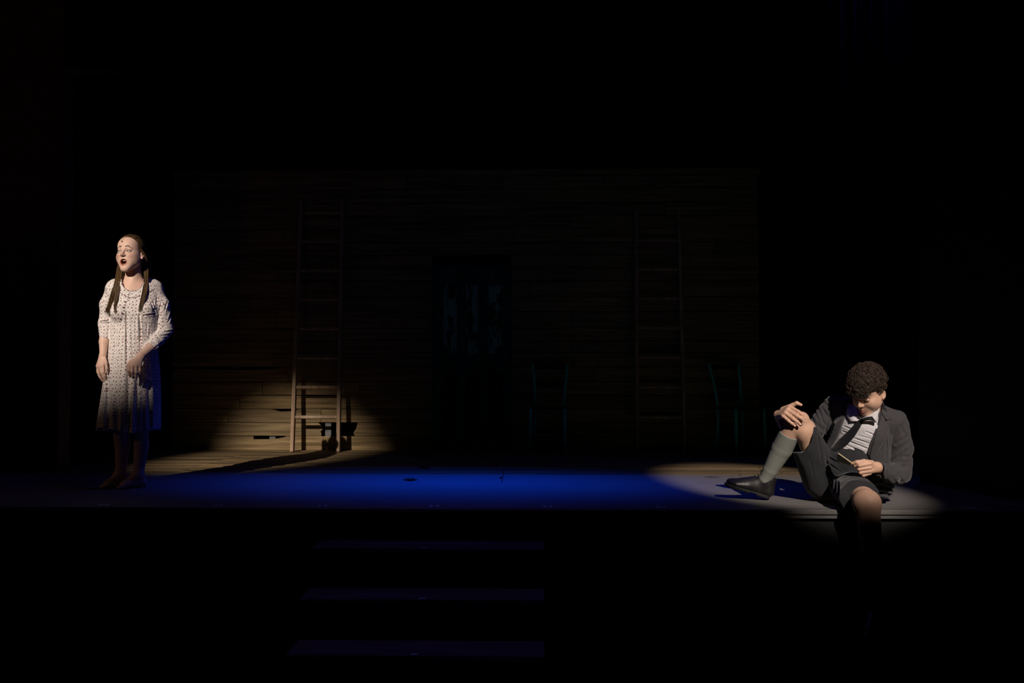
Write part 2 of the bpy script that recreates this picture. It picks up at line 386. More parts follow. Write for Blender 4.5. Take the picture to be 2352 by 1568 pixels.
# bentwood-backed chairs
def chair(cx, cy, rz, label, turn=1):
    o = empty('wooden_chair', (cx, cy, 0), rz); tag(o, label, 'chair', 'turquoise chairs by the back wall')
    hw = .175; sd = .36; sh = .44
    for s in (-1, 1):
        pts = [(s * hw * .86, .17, 0), (s * hw * .84, .165, .22), (s * hw * .82, .17, sh)]
        MB().tube(pts, [.014, .017, .017], 8).make('leg', M['chair'], o, smooth=True)
        MB().tube([(s * hw * .95, -.17, 0), (s * hw * .92, -.16, sh)], [.013, .018], 8).make('leg', M['chair'], o, smooth=True)
        post = [(s * (hw * .80 + .035 * f ** 1.5), .17 + .10 * f ** 1.3, sh + .43 * f) for f in np.linspace(0, 1, 9)]
        MB().tube(post, [.016] * 9, 8, .8).make('back_post', M['chair'], o, smooth=True)
    n = 20; rim = [(hw * 1.08 * np.sign(cos(a)) * abs(cos(a)) ** .6, .19 * np.sign(sin(a)) * abs(sin(a)) ** .6) for a in np.linspace(0, 2 * pi, n, endpoint=False)]
    V = [(x, y, sh - .012) for x, y in rim] + [(x, y, sh + .012) for x, y in rim]
    MB().add(V, [tuple(range(n))[::-1], tuple(range(n, 2 * n))] + [(i, (i + 1) % n, (i + 1) % n + n, i + n) for i in range(n)]).make('seat', M['door_low'], o, bevel=.004)
    for z in (.42, .24):
        f = z / .43; MB().bar((-hw * .8 - .035 * f, .17 + .1 * f, sh + z - .02), (hw * .8 + .035 * f, .17 + .1 * f, sh + z - .02), .05, .014, up=(0, 1, 0)).make('back_rail', M['door_low'], o, bevel=.003)
    for z, yy in ((.16, -.165), (.2, .168)):
        MB().tube([(-hw * .88, yy, z), (hw * .88, yy, z)], .009, 8, up=(0, 1, 0)).make('stretcher', M['door_low'], o)
    return o
chair(.085, 9.74, radians(-4), 'turquoise chair standing just right of the door')
chair(1.93, 9.72, radians(24), 'turquoise chair standing right of the second ladder')

# bits lying on the floor
def tangle(px, py, n, sc, label, seed):
    p = G(px, py); q = random.Random(seed); mb = MB()
    for i in range(n):
        a = q.uniform(0, 2 * pi); x = y = 0; z = .004; pts = [(0, 0, .012)]
        for k in range(5):
            a += q.uniform(-.8, .8); x += cos(a) * sc; y += sin(a) * sc * .8; pts.append((x, y, .004 + abs(q.gauss(0, .007))))
        mb.tube(pts, [.006, .007, .006, .005, .004, .002], 6)
    o = mb.make('wire_tangle', M['wire']); o.location = (p[0], p[1], 0)
    for v in o.data.vertices: v.co.z = max(v.co.z, .0)
    tag(o, label, 'tangle'); return o
tangle(942, 1104, 9, .012, 'small black tangle lying on the blue-lit apron', 1)
tangle(975, 1076, 7, .011, 'small dark tangle on the boards behind the blue-lit apron', 2)
mb = MB(); A = G(1152, 1107); B = G(1155, 1078)
mb.tube([(A[0], A[1], .003), ((A[0] + B[0]) / 2 + .01, (A[1] + B[1]) / 2, .003), (B[0], B[1], .003)], .0035, 6); p = G(1150, 1099); mb.tube([(p[0], p[1] - .012, .006), (p[0], p[1] + .012, .006)], .008, 8)
tag(mb.make('thin_cable', M['wire']), 'thin black cable crossing the seam of the stage floor', 'cable')
p = G(1634, 1096.5)
o = MB().tube([(p[0] - .055, p[1], .003), (p[0], p[1] + .015, .004), (p[0] + .06, p[1] - .005, .003)], [.002, .005, .002], 6, .5).make('dark_twig', M['wire']); tag(o, 'thin dark sliver lying in the light left of the man\'s shoe', 'twig')

# curtains and proscenium
def curtain(x0, y0, x1, y1, ztop, folds, depth, name, label, m='velvet', z0=.0):
    n = folds * 10; V = []; F = []; d = np.array([x1 - x0, y1 - y0]); L = np.linalg.norm(d); d = d / L; nn = np.array([-d[1], d[0]])
    q = random.Random(int(abs(x0) * 100)); ph = [q.uniform(-.5, .5) for _ in range(folds + 2)]
    for side in (0, 1):
        for i in range(n + 1):
            f = i / n; a = f * folds * 2 * pi; o_ = sin(a + ph[int(f * folds)] * 0) * depth * (1 + .4 * sin(a * .37)) + side * .006
            P = np.array([x0, y0]) + d * L * f + nn * o_
            V += [(P[0], P[1], z0), (P[0], P[1], ztop)]
    k = 2 * (n + 1)
    for i in range(n):
        F.append((2 * i, 2 * i + 2, 2 * i + 3, 2 * i + 1)); F.append((k + 2 * i, k + 2 * i + 1, k + 2 * i + 3, k + 2 * i + 2))
        F.append((2 * i, k + 2 * i, k + 2 * i + 2, 2 * i + 2)); F.append((2 * i + 1, 2 * i + 3, k + 2 * i + 3, k + 2 * i + 1))
    F += [(0, 1, k + 1, k), (2 * n, k + 2 * n, k + 2 * n + 1, 2 * n + 1)]
    o = pyd(name, V, F, M[m], None, True); tag(o, label, 'curtain'); return o
curtain(-8.5, 11.6, 5.5, 11.6, 6.2, 50, .06, 'backdrop_curtain', 'black backdrop curtain hanging behind the plank wall')
curtain(-4.9, 8.6, -3.78, 8.6, 6.2, 9, .04, 'leg_curtain', 'dark pleated side curtain hanging behind the woman')
curtain(2.65, 9.2, 4.3, 9.2, 6.2, 12, .05, 'leg_curtain', 'dark side curtain hanging behind the man, right of the plank wall')
curtain(2.76, 7.35, 3.9, 7.55, 6.2, 8, .05, 'leg_curtain', 'black side curtain nearest the proscenium at the right')
tag(MB().box((-9.0, 7.78, .001), (PY(146, 300, 7.8)[0], 7.98, 6.3)).make('wall_left', M['prosc']), 'dim brown wall beside the stage at far left', kind='structure')
pr = MB().add([(2.72, 7.28, 0), (2.955, EDGE, 0), (3.2, EDGE, 0), (3.0, 7.28, 0), (2.72, 7.28, 6.3), (2.955, EDGE, 6.3), (3.2, EDGE, 6.3), (3.0, 7.28, 6.3)],
         [(0, 3, 2, 1), (4, 5, 6, 7), (0, 1, 5, 4), (1, 2, 6, 5), (2, 3, 7, 6), (3, 0, 4, 7)]).make('wall_right', M['black']); tag(pr, 'black wall closing the stage at far right', kind='structure')
tag(MB().box((2.96, 5.6, -1.03), (9, EDGE - .001, 6.3)).make('wall_front_right', M['black']), 'black wall beside the stage opening at right', kind='structure')
mo = MB()
a = PY(130, 166, 7.77); b = PY(330, 180, 7.77)
MB().box((a[0], 7.70, a[2] - .03), (a[0] + .5, 7.779, a[2])).make('trim_2', M['prosc'])['kind'] = 'structure'

# ------------------------------------------------------------------ sculpting: smooth solids on a grid, turned into one mesh by surface nets
f32 = np.float32
def smin(a, b, k):
    if k <= 0: return np.minimum(a, b)
    h = np.maximum(k - np.abs(a - b), 0) / k
    return np.minimum(a, b) - h * h * k * .25
def smax(a, b, k): return -smin(-a, -b, k)
def axis_pts(segs):                 # [(start, end, step), ...] -> one increasing axis with varied spacing
    out = []
    for a, b, s in segs: out += list(np.arange(a, b, s))
    out.append(segs[-1][1]); return np.array(out, f32)
def Rz_(a): return np.array([[cos(a), -sin(a), 0], [sin(a), cos(a), 0], [0, 0, 1]])
def Rx_(a): return np.array([[1, 0, 0], [0, cos(a), -sin(a)], [0, sin(a), cos(a)]])
def Ry_(a): return np.array([[cos(a), 0, sin(a)], [0, 1, 0], [-sin(a), 0, cos(a)]])
def unit(v): v = np.array(v, float); return v / (np.linalg.norm(v) + 1e-12)

def d_cap(x, y, z, a, b, ra, rb):
    a = np.array(a, float); d = np.array(b, float) - a; L = float(d @ d) + 1e-9
    px, py, pz = x - f32(a[0]), y - f32(a[1]), z - f32(a[2])
    t = np.clip((px * f32(d[0]) + py * f32(d[1]) + pz * f32(d[2])) / f32(L), 0, 1)
    return np.sqrt((px - t * f32(d[0])) ** 2 + (py - t * f32(d[1])) ** 2 + (pz - t * f32(d[2])) ** 2) - (f32(ra) + t * f32(rb - ra))
def d_ell(x, y, z, c, r, R=None):
    px, py, pz = x - f32(c[0]), y - f32(c[1]), z - f32(c[2])
    if R is not None:
        R = np.array(R, f32)
        px, py, pz = (px * R[0, 0] + py * R[1, 0] + pz * R[2, 0], px * R[0, 1] + py * R[1, 1] + pz * R[2, 1], px * R[0, 2] + py * R[1, 2] + pz * R[2, 2])
    k0 = np.sqrt((px / f32(r[0])) ** 2 + (py / f32(r[1])) ** 2 + (pz / f32(r[2])) ** 2) + f32(1e-6)
    k1 = np.sqrt((px / f32(r[0] ** 2)) ** 2 + (py / f32(r[1] ** 2)) ** 2 + (pz / f32(r[2] ** 2)) ** 2) + f32(1e-6)
    return k0 * (k0 - 1) / k1
def d_ecap(x, y, z, a, b, ra, rb, u):   # capsule with elliptical section: ra/rb = (radius along u, radius across u)
    a = np.array(a, float); b = np.array(b, float); ax = b - a; L = np.linalg.norm(ax); ax /= L
    u = np.array(u, float); u = unit(u - ax * (u @ ax)); v = np.cross(ax, u)
    px, py, pz = x - f32(a[0]), y - f32(a[1]), z - f32(a[2])
    dot = lambda n: px * f32(n[0]) + py * f32(n[1]) + pz * f32(n[2])
    w = dot(ax); t = np.clip(w / f32(L), 0, 1); e = w - t * f32(L)
    ru = f32(ra[0]) + t * f32(rb[0] - ra[0]); rv = f32(ra[1]) + t * f32(rb[1] - ra[1]); rm = np.minimum(ru, rv)
    q = np.sqrt((dot(u) / ru) ** 2 + (dot(v) / rv) ** 2 + (e / rm) ** 2)
    return (q - 1) * rm

class Field:
    def __init__(s, xs, ys, zs):
        s.x, s.y, s.z = xs, ys, zs; s.G = np.full((len(xs), len(ys), len(zs)), 1.0, f32)
    def blk(s, lo, hi):
        sl = []
        for ax, a, b in zip((s.x, s.y, s.z), lo, hi):
            sl.append(slice(int(np.searchsorted(ax, a)), int(np.searchsorted(ax, b, 'right'))))
        return tuple(sl)
    def grid(s, sl):
        return s.x[sl[0]][:, None, None], s.y[sl[1]][None, :, None], s.z[sl[2]][None, None, :]
    def put(s, fn, lo, hi, k=.01, mode='add'):
        sl = s.blk(lo, hi)
        if any(q.stop <= q.start for q in sl): return
        d = fn(*s.grid(sl))
        if mode == 'add': s.G[sl] = smin(s.G[sl], d, k)
        elif mode == 'cut': s.G[sl] = smax(s.G[sl], -d, k)
        elif mode == 'and': s.G[sl] = smax(s.G[sl], d, k)
        elif mode == 'shift': s.G[sl] = s.G[sl] + d
    def cap(s, a, b, ra, rb=None, k=.01, mode='add'):
        rb = ra if rb is None else rb; m = max(ra, rb) + k + .012
        s.put(lambda x, y, z: d_cap(x, y, z, a, b, ra, rb), np.minimum(a, b) - m, np.maximum(a, b) + m, k, mode)
    def chain(s, P, R, k=.01):
        for i in range(len(P) - 1): s.cap(P[i], P[i + 1], R[i], R[i + 1], k if i == 0 else min(k, .006))
    def ecap(s, a, b, ra, rb, u, k=.02, mode='add'):
        m = max(*ra, *rb) + k + .015
        s.put(lambda x, y, z: d_ecap(x, y, z, a, b, ra, rb, u), np.minimum(a, b) - m, np.maximum(a, b) + m, k, mode)
    def ell(s, c, r, R=None, k=.01, mode='add'):
        m = max(r) + k + .012; c = np.array(c, float)
        s.put(lambda x, y, z: d_ell(x, y, z, c, r, R), c - m, c + m, k, mode)
    def frame(s, fn, c, R, sc, rad, k=.01, mode='add'):   # fn in the local frame (R columns = local axes), scale sc
        c = np.array(c, float); R = np.array(R, f32)
        def g(x, y, z):
            px, py, pz = (x - f32(c[0])) / f32(sc), (y - f32(c[1])) / f32(sc), (z - f32(c[2])) / f32(sc)
            return fn(px * R[0, 0] + py * R[1, 0] + pz * R[2, 0], px * R[0, 1] + py * R[1, 1] + pz * R[2, 1], px * R[0, 2] + py * R[1, 2] + pz * R[2, 2]) * f32(sc)
        s.put(g, c - rad, c + rad, k, mode)
    def mesh(s):
        G_ = s.G; B = G_ < 0
        B[0], B[-1], B[:, 0], B[:, -1], B[:, :, 0], B[:, :, -1] = (False,) * 6
        cs = B[:-1, :-1, :-1].astype(np.int8)
        for dx, dy, dz in ((1, 0, 0), (0, 1, 0), (0, 0, 1), (1, 1, 0), (1, 0, 1), (0, 1, 1), (1, 1, 1)):
            cs += B[dx:B.shape[0] - 1 + dx, dy:B.shape[1] - 1 + dy, dz:B.shape[2] - 1 + dz]
        I, J, K = np.nonzero((cs > 0) & (cs < 8))
        idx = np.full(cs.shape, -1, np.int32); idx[I, J, K] = np.arange(len(I), dtype=np.int32)
        C8 = [(0, 0, 0), (1, 0, 0), (0, 1, 0), (1, 1, 0), (0, 0, 1), (1, 0, 1), (0, 1, 1), (1, 1, 1)]
        val = [np.where(B[I + a, J + b, K + c], np.minimum(G_[I + a, J + b, K + c], -1e-6), np.maximum(G_[I + a, J + b, K + c], 1e-6)) for a, b, c in C8]
        acc = np.zeros((len(I), 3)); cnt = np.zeros(len(I))
        for p in range(8):
            for q in range(p + 1, 8):
                dff = [C8[q][i] - C8[p][i] for i in range(3)]
                if sum(map(abs, dff)) != 1: continue
                va, vb = val[p], val[q]; mk = (va < 0) != (vb < 0); t = np.where(mk, va / np.where(mk, va - vb, 1), 0)
                for i in range(3): acc[:, i] += np.where(mk, C8[p][i] + t * dff[i], 0)
                cnt += mk
        acc /= cnt[:, None]
        V = np.empty_like(acc)
        for i, (ax, I_) in enumerate(((s.x, I), (s.y, J), (s.z, K))): V[:, i] = ax[I_] + acc[:, i] * (ax[I_ + 1] - ax[I_])
        Q = []
        for axn in range(3):
            A, Bn = (B[:-1], B[1:]) if axn == 0 else ((B[:, :-1], B[:, 1:]) if axn == 1 else (B[:, :, :-1], B[:, :, 1:]))
            e = np.nonzero(A != Bn); ins = A[e]; i, j, k = e
            if axn == 0: q = [idx[i, j - 1, k - 1], idx[i, j, k - 1], idx[i, j, k], idx[i, j - 1, k]]
            elif axn == 1: q = [idx[i - 1, j, k - 1], idx[i - 1, j, k], idx[i, j, k], idx[i, j, k - 1]]
            else: q = [idx[i - 1, j - 1, k], idx[i, j - 1, k], idx[i, j, k], idx[i - 1, j, k]]
            q = np.stack(q, 1); q[~ins] = q[~ins][:, ::-1]; Q.append(q)
        return V, np.concatenate(Q)

def np_mesh(name, V, Q, m=None, parent=None, attrs=None, smooth=True):
    me = bpy.data.meshes.new(name); me.vertices.add(len(V)); me.vertices.foreach_set('co', np.asarray(V, f32).ravel())
    me.loops.add(Q.size); me.loops.foreach_set('vertex_index', Q.astype(np.int32).ravel())
    me.polygons.add(len(Q)); me.polygons.foreach_set('loop_start', np.arange(0, Q.size, Q.shape[1], dtype=np.int32))
    try: me.polygons.foreach_set('loop_total', np.full(len(Q), Q.shape[1], dtype=np.int32))
    except Exception: pass
    me.update(calc_edges=True); me.validate()
    for nm, (ty, arr) in (attrs or {}).items():
        a = me.attributes.new(nm, ty, 'POINT')
        a.data.foreach_set('color' if ty == 'FLOAT_COLOR' else 'vector', np.asarray(arr, f32).ravel())
    return link(name, me, m, parent, smooth)

def hair_mesh(name, strands, m, parent, n=4):
    """strands: list of (points (k,3), radius (k,)) -> one mesh of thin tapered tubes."""
    V, Q, o = [], [], 0
    for P, R in strands:
        P = np.asarray(P); k = len(P); T = np.gradient(P, axis=0); T /= np.linalg.norm(T, axis=1)[:, None] + 1e-9
        ref = np.array([0.31, 0.9, 0.2]); A = np.cross(T, ref); A /= np.linalg.norm(A, axis=1)[:, None] + 1e-9; Bv = np.cross(T, A)
        for j in range(n):
            a = 2 * pi * j / n; V.append(P + (A * cos(a) + Bv * sin(a)) * np.asarray(R)[:, None])
        b = o + np.arange(k - 1)
        for j in range(n):
            j2 = (j + 1) % n; Q.append(np.stack([b + j * k, b + j2 * k, b + j2 * k + 1, b + j * k + 1], 1))
        o += n * k
    return np_mesh(name, np.concatenate(V), np.concatenate(Q), m, parent)

def polydist(xy, poly):             # signed distance in 2-D, negative inside; xy (...,2)
    P = np.array(poly, float); x, y = xy; best = None; ins = np.zeros(np.broadcast(x, y).shape, bool)
    for i in range(len(P)):
        a, b = P[i], P[(i + 1) % len(P)]; e = b - a
        t = np.clip(((x - a[0]) * e[0] + (y - a[1]) * e[1]) / (e @ e), 0, 1)
        d = np.hypot(x - a[0] - t * e[0], y - a[1] - t * e[1]); best = d if best is None else np.minimum(best, d)
        c = ((a[1] > y) != (b[1] > y)) & (x < (b[0] - a[0]) * (y - a[1]) / (b[1] - a[1] + 1e-12) + a[0]); ins ^= c
    return np.where(ins, -best, best).astype(f32)

def crease(F_, Pl, segs, A, wd, y_hi=.08, z_box=None):
    """press narrow folds into the front of a cloth field along lines measured in the photograph."""
    for s_ in segs:
        (ax_, ay_), (bx_, by_) = s_[:2]; k = s_[2] if len(s_) > 2 else 1.0; dy = s_[3] if len(s_) > 3 else 0.0
        a, b = Pl(ax_, ay_, dy), Pl(bx_, by_, dy); e = np.array([b[0] - a[0], b[2] - a[2]]); L2 = float(e @ e) + 1e-9
        def g(x, y, z):
            t = np.clip(((x - a[0]) * e[0] + (z - a[2]) * e[1]) / L2, 0, 1); d2 = (x - a[0] - t * e[0]) ** 2 + (z - a[2] - t * e[1]) ** 2
            q = np.sqrt(d2) / wd; prof = np.exp(-q * q) - .45 * np.exp(-(q - 2.1) ** 2)
            return (A * k * prof * (.35 + .65 * np.sin(np.clip(t, .03, .97) * pi)) * np.clip((y_hi - y) / .03, 0, 1)).astype(f32)
        m = wd * 5; lo = (min(a[0], b[0]) - m, -1, min(a[2], b[2]) - m); hi = (max(a[0], b[0]) + m, y_hi, max(a[2], b[2]) + m)
        F_.put(g, lo, hi, 0, 'shift')

class Place:                        # figure frame: x to the right and y away, as seen from the front of the stage
    def __init__(s, px, py, Y=None):
        s.O = G(px, py) if Y is None else PY(px, py, Y) * np.array([1, 1, 0])
        h = s.O[:2] / np.linalg.norm(s.O[:2]); s.yh = np.array([h[0], h[1], 0]); s.xh = np.array([h[1], -h[0], 0]); s.a = atan2(-h[0], h[1])
    def __call__(s, px, py, dy=0.0):
        r = pix_ray(px, py); t = (dy - (CAM - s.O) @ s.yh) / (r @ s.yh); p = CAM + t * r - s.O
        return np.array([p @ s.xh, dy, p[2]])

# ------------------------------------------------------------------ heads
def head_fn(open_mouth=0.0, male=False, jaw=1.0):
    es = 1.08 if male else .82
    zc = -.066 - open_mouth * .005                         # mouth centre
    ch = -.103 - open_mouth * .009                         # chin
    def f(x, y, z):
        ax = np.abs(x)
        d = d_ell(x, y, z, (0, .018, .035), (.073, .092, .084))
        d = smin(d, d_ell(x, y, z, (0, -.022, -.022), (.061 * jaw, .066, .074)), .03)
        d = smin(d, d_cap(ax, y, z, (.045 * jaw, -.004, -.056), (.009, -.066, ch), .017, .0145), .030)
        d = smin(d, d_ell(x, y, z, (0, -.070, ch + .003), (.013 if not male else .019, .012, .013)), .022)
        d = smin(d, d_ell(ax, y, z, (.036, -.056, -.030), (.024, .024, .024)), .022)
        d = smin(d, d_ell(x, y, z, (0, -.036, .048), (.056, .046, .044)), .03)
        d = smin(d, d_ell(ax, y, z, (.041, -.023, -.046), (.0245, .033, .029)), .035)
        if open_mouth == 0: d = smin(d, d_ell(x, y, z, (0, -.070, -.064), (.026, .018, .024)), .02)
        else: d = smin(d, d_ell(x, y, z, (0, -.060, zc - .004), (.036, .022, .042)), .03)
        br = .009 if male else .0065
        d = smin(d, d_cap(ax, y, z, (.040, -.067, .019), (.012, -.081, .017), br * .55, br), .016)
        d = smax(d, -d_ell(ax, y, z, (.031, -.099, -.001), (.021, .020, .0145)), .012)      # sockets
        d = smin(d, d_ell(ax, y, z, (.031, -.0735, -.001), (.0152, .0142, .0130)), .004)      # lids
        d = smax(d, -d_ell(ax, y, z, (.031, -.090, -.0012 if not male else -.0060), (.0140, .010, .0060 if not male else .0016)), .0015)    # opening
        d = smin(d, d_cap(x, y, z, (0, -.083, .012), (0, -.102, -.022), .0062, .0085), .012)   # nose
        d = smin(d, d_ell(x, y, z, (0, -.103, -.026), (.0088, .0092, .0085)), .008)
        d = smin(d, d_ell(ax, y, z, (.0104 if not male else .0118, -.093, -.029), (.0062, .0095, .0068)), .006)
        d = smax(d, -d_ell(ax, y, z, (.0056, -.099, -.0365), (.0033, .0055, .0040)), .003)
        if open_mouth == 0:
            d = smin(d, d_cap(ax, y, z, (.0, -.0885, zc + .0045), (.021, -.078, zc + .0005), .0055, .0025), .004)
            d = smin(d, d_cap(ax, y, z, (.0, -.0875, zc - .0065), (.019, -.078, zc - .001), .0068, .003), .004)
            d = smax(d, -d_cap(ax, y, z, (0, -.0965, zc - .0005), (.022, -.085, zc - .001), .0022, .0018), .002)
        else:
            rx, rz = .0225, .0205 * open_mouth
            th = np.sqrt((x / (f32(rx) + f32(.34) * (z - f32(zc)))) ** 2 + ((z - f32(zc)) / f32(rz)) ** 2) + f32(1e-6)
            ring = (th - 1) * f32(.021); ys = -.083 + 9.0 * x * x - .10 * (z - f32(zc))
            tr = f32(.0038) + f32(.0024) * np.clip(-(z - f32(zc)) / .02, -.6, 1)
            d = smin(d, np.sqrt(ring ** 2 + (y - ys) ** 2) - tr, .010)
            d = smax(d, -d_ell(x, y, z, (0, -.080, zc + .001), (rx - .0045, .032, rz - .0045)), .003)
        R = Rz_(-.35) @ Ry_(.0)
        e = d_ell(ax, y, z, (.0775 if male else .0745, .014, -.016), (.0080 * es, .016 * es, .029 * es), R)
        e = smax(e, -d_ell(ax, y, z, (.0860 if male else .0815, .010, -.010), (.0070 * es, .010 * es, .018 * es), R), .004)
        e = smin(e, d_ell(ax, y, z, (.079, .004, -.034), (.006, .008, .009)), .006)
        d = smin(d, e, .006)
        return d
    return f, zc, ch
def head_tint(P, zc, om, lip, brow_c, blush, male):
    """tint colour (rgb) and strength for points in head space."""
    x, y, z = P[:, 0], P[:, 1], P[:, 2]; ax = np.abs(x); T = np.zeros((len(P), 4), f32)
    def lay(mask, c):
        mask = np.clip(mask, 0, 1)[:, None]; T[:, :3] = T[:, :3] * (1 - mask) + np.array(c) * mask; T[:, 3:] = np.maximum(T[:, 3:], mask)
    front = np.clip((-y - .03) / .02, 0, 1)
    lay(blush[3] * np.exp(-(((ax - .044) / .022) ** 2 + ((z + .030) / .016) ** 2)) * front, blush[:3])
    lay(blush[3] * .8 * np.exp(-((x / .013) ** 2 + ((z + .024) / .014) ** 2)) * np.clip((-y - .085) / .01, 0, 1), blush[:3])
    # lips
    if om:
        rx, rz = .0225, .0205 * om; th = np.sqrt((x / (rx + .34 * np.clip(z - zc, -.04, .04))) ** 2 + ((z - zc) / rz) ** 2)
        lay(np.clip((1.11 + .12 * np.clip((zc - z) / .015, -.5, 1) - th) / .08, 0, 1) * np.clip((th - .55) / .1, 0, 1) * np.clip((-y - .066) / .006, 0, 1), lip)
        lay(np.clip((.93 - th) / .1, 0, 1) * np.clip((y + .074) / .006, 0, 1) * np.clip((-y - .03) / .01, 0, 1), (.06, .008, .006))
    else:
        m_ = np.clip((1 - ax / .024), 0, 1) * .011
        lay(np.clip((m_ - np.abs(z - zc + .001)) / .0015 + .3, 0, 1) * front, lip)
    # brows
    arch = .0225 + .005 * np.sin(np.clip((ax - .012) / .036, 0, 1) * pi * .75) - .003 * np.clip((ax - .036) / .012, 0, 1)
    if om: arch = arch + .006 - .010 * np.clip((ax - .026) / .02, 0, 1)
    wd = .0042 * (1 - .45 * np.clip((ax - .02) / .03, 0, 1)) * (1.3 if male else 1)
    lay(np.clip((wd - np.abs(z - arch)) / .0012 + .4, 0, 1) * np.clip((ax - .010) / .003, 0, 1) * np.clip((.049 - ax) / .003, 0, 1) * front, brow_c)
    # lash line
    if male: z = z + .005; y = y + 0
    e = np.sqrt(((ax - .031) / .0160) ** 2 + ((z + .001) / .0082) ** 2)
    lay(np.clip((1.08 - e) / .10, 0, 1) * np.clip((z + .001) / .003 + .45, .3, 1) * np.clip((-y - .06) / .01, 0, 1), (.022, .012, .009))
    return T

def mat_skin(name, c, rough=.5):
    t = NT(name); f = t.noise(t.coord('Object'), 28, 4); base = t.ramp(f, [(.3, tuple(a * .93 for a in c)), (.7, tuple(min(1, a * 1.05) for a in c))])
    a = t.n('ShaderNodeAttribute'); a.attribute_name = 'tint'
    col = t.mix(a.outputs['Alpha'], base, a.outputs['Color'])
    t.bump(t.noise(t.coord('Object'), 260, 3), .08, .001)
    t.b.inputs['Subsurface Weight'].default_value = .12; t.b.inputs['Subsurface Radius'].default_value = (.012, .004, .002)
    t.b.inputs['Subsurface Scale'].default_value = 1.0
    return t.set(col, rough, 0, .35)
def eye(parent, c, R, sc, name='eye'):
    """an eyeball with iris and pupil looking along local -y."""
    t = M.get('eye')
    if t is None:
        t = NT('eye'); tc = t.n('ShaderNodeTexCoord'); sp = t.n('ShaderNodeSeparateXYZ'); t.link(tc.outputs['Object'], sp.inputs[0])
        def mm(op, a, b=None):
            n = t.n('ShaderNodeMath', operation=op)
            for i, v in enumerate((a, b)):
                if v is None: continue
                if isinstance(v, (int, float)): n.inputs[i].default_value = v
                else: t.link(v, n.inputs[i])
            return n.outputs[0]
        r = mm('SQRT', mm('ADD', mm('POWER', sp.outputs[0], 2.0), mm('POWER', sp.outputs[2], 2.0)))
        rr = mm('MULTIPLY', r, 100.0)
        col = t.ramp(rr, [(.0, (.01, .01, .01)), (.20, (.01, .01, .01)), (.24, (.20, .24, .24)), (.48, (.10, .13, .14)), (.56, (.03, .03, .03)), (.62, (.78, .74, .72))])
        M['eye'] = t = t.set(col, .12, 0, .6)
    bm = bmesh.new(); bmesh.ops.create_uvsphere(bm, u_segments=24, v_segments=16, radius=.0124 * sc)
    me = bpy.data.meshes.new(name); bm.to_mesh(me); bm.free()
    o = link(name, me, t, parent, True); o.location = c; o.rotation_euler = Matrix([list(map(float, r_)) for r_ in R]).to_euler(); return o

def mat_hair(name, dark, light, scale=(60, 60, 6), rough=.5):
    t = NT(name); f = t.noise(t.coord('Object', scale), 3, 5, .7)
    t.bump(f, .3, .002); t.b.inputs['Anisotropic'].default_value = .0
    return t.set(t.ramp(f, [(.32, dark), (.68, light)]), rough, 0, .35)

def mat_print(name):
    """white cotton printed with small dusky-red sprigs; 'pat' holds the cloth's own flat coordinates."""
    t = NT(name); a = t.n('ShaderNodeAttribute'); a.attribute_name = 'pat'
    def vor(scale, rnd_, off):
        mp = t.n('ShaderNodeMapping'); mp.inputs['Location'].default_value = off; mp.inputs['Scale'].default_value = (scale, scale, 0)
        t.link(a.outputs['Vector'], mp.inputs[0]); nz = t.n('ShaderNodeTexNoise'); nz.inputs['Scale'].default_value = 3.1; nz.inputs['Detail'].default_value = 3; t.link(mp.outputs[0], nz.inputs['Vector'])
        ad = t.n('ShaderNodeMix'); ad.data_type = 'VECTOR'; ad.inputs[0].default_value = .16; t.link(mp.outputs[0], ad.inputs[4]); 
        t.link(nz.outputs['Color'], ad.inputs[5])
        v = t.n('ShaderNodeTexVoronoi', voronoi_dimensions='2D'); v.inputs['Scale'].default_value = 1.0; v.inputs['Randomness'].default_value = rnd_
        t.link(ad.outputs[1], v.inputs['Vector']); return v.outputs['Distance'], v.outputs['Color']
    d1, c1 = vor(51, .45, (0, 0, 0)); d2, c2 = vor(51, .45, (.55, .45, 0)); 
    def rag(d, s, amt):
        ns = t.noise(a.outputs['Vector'], s, 3, .6); x = t.n('ShaderNodeMath', operation='MULTIPLY_ADD'); t.link(ns, x.inputs[0]); x.inputs[1].default_value = amt; t.link(d, x.inputs[2]); return x.outputs[0]
    d1r = rag(d1, 210, .55); d2r = rag(d2, 260, .3)
    f1 = t.ramp(d1r, [(.43, (1, 1, 1)), (.50, (0, 0, 0))]); f2 = t.ramp(d2r, [(.24, (1, 1, 1)), (.30, (0, 0, 0))])
    core = t.ramp(rag(d1, 300, .4), [(.26, (1, 1, 1)), (.36, (0, 0, 0))])
    base = t.ramp(t.noise(t.coord('Object'), 90, 3), [(.3, (.70, .66, .66)), (.7, (.78, .74, .74))])
    red = t.mix(t.noise(t.coord('Object'), 160, 2), (.34, .14, .13), (.20, .11, .10))
    col = t.mix(f2, base, (.30, .30, .27)); col = t.mix(f1, col, red); col = t.mix(core, col, (.16, .05, .06))
    t.bump(t.noise(t.coord('Object'), 120, 4), .12, .001)
    return t.set(col, .85, 0, .15)

# ------------------------------------------------------------------ the woman
W = Place(296, 1119)
woman = empty('person', tuple(W.O), W.a)
tag(woman, 'barefoot person in a white floral nightgown singing with open mouth', 'person')
M['skin_w'] = mat_skin('fair_skin', (.70, .47, .38))
M['hair_w'] = mat_hair('long_brown_hair', (.032, .019, .009), (.16, .090, .036))
M['print'] = mat_print('sprigged_cotton'); M['piping'] = mat_plain('dark_red_piping', (.09, .014, .022), .6); M['tooth'] = mat_plain('tooth', (.72, .66, .55), .25)

HR = Rz_(radians(-29)) @ Rx_(radians(-4)) @ Ry_(radians(-3)); HS = 1.06
HC = W(299.5, 582, -.03)
hf, hzc, hch = head_fn(1.0, False, 1.0)
def Hd(p): return HC + HR @ (np.array(p) * HS)

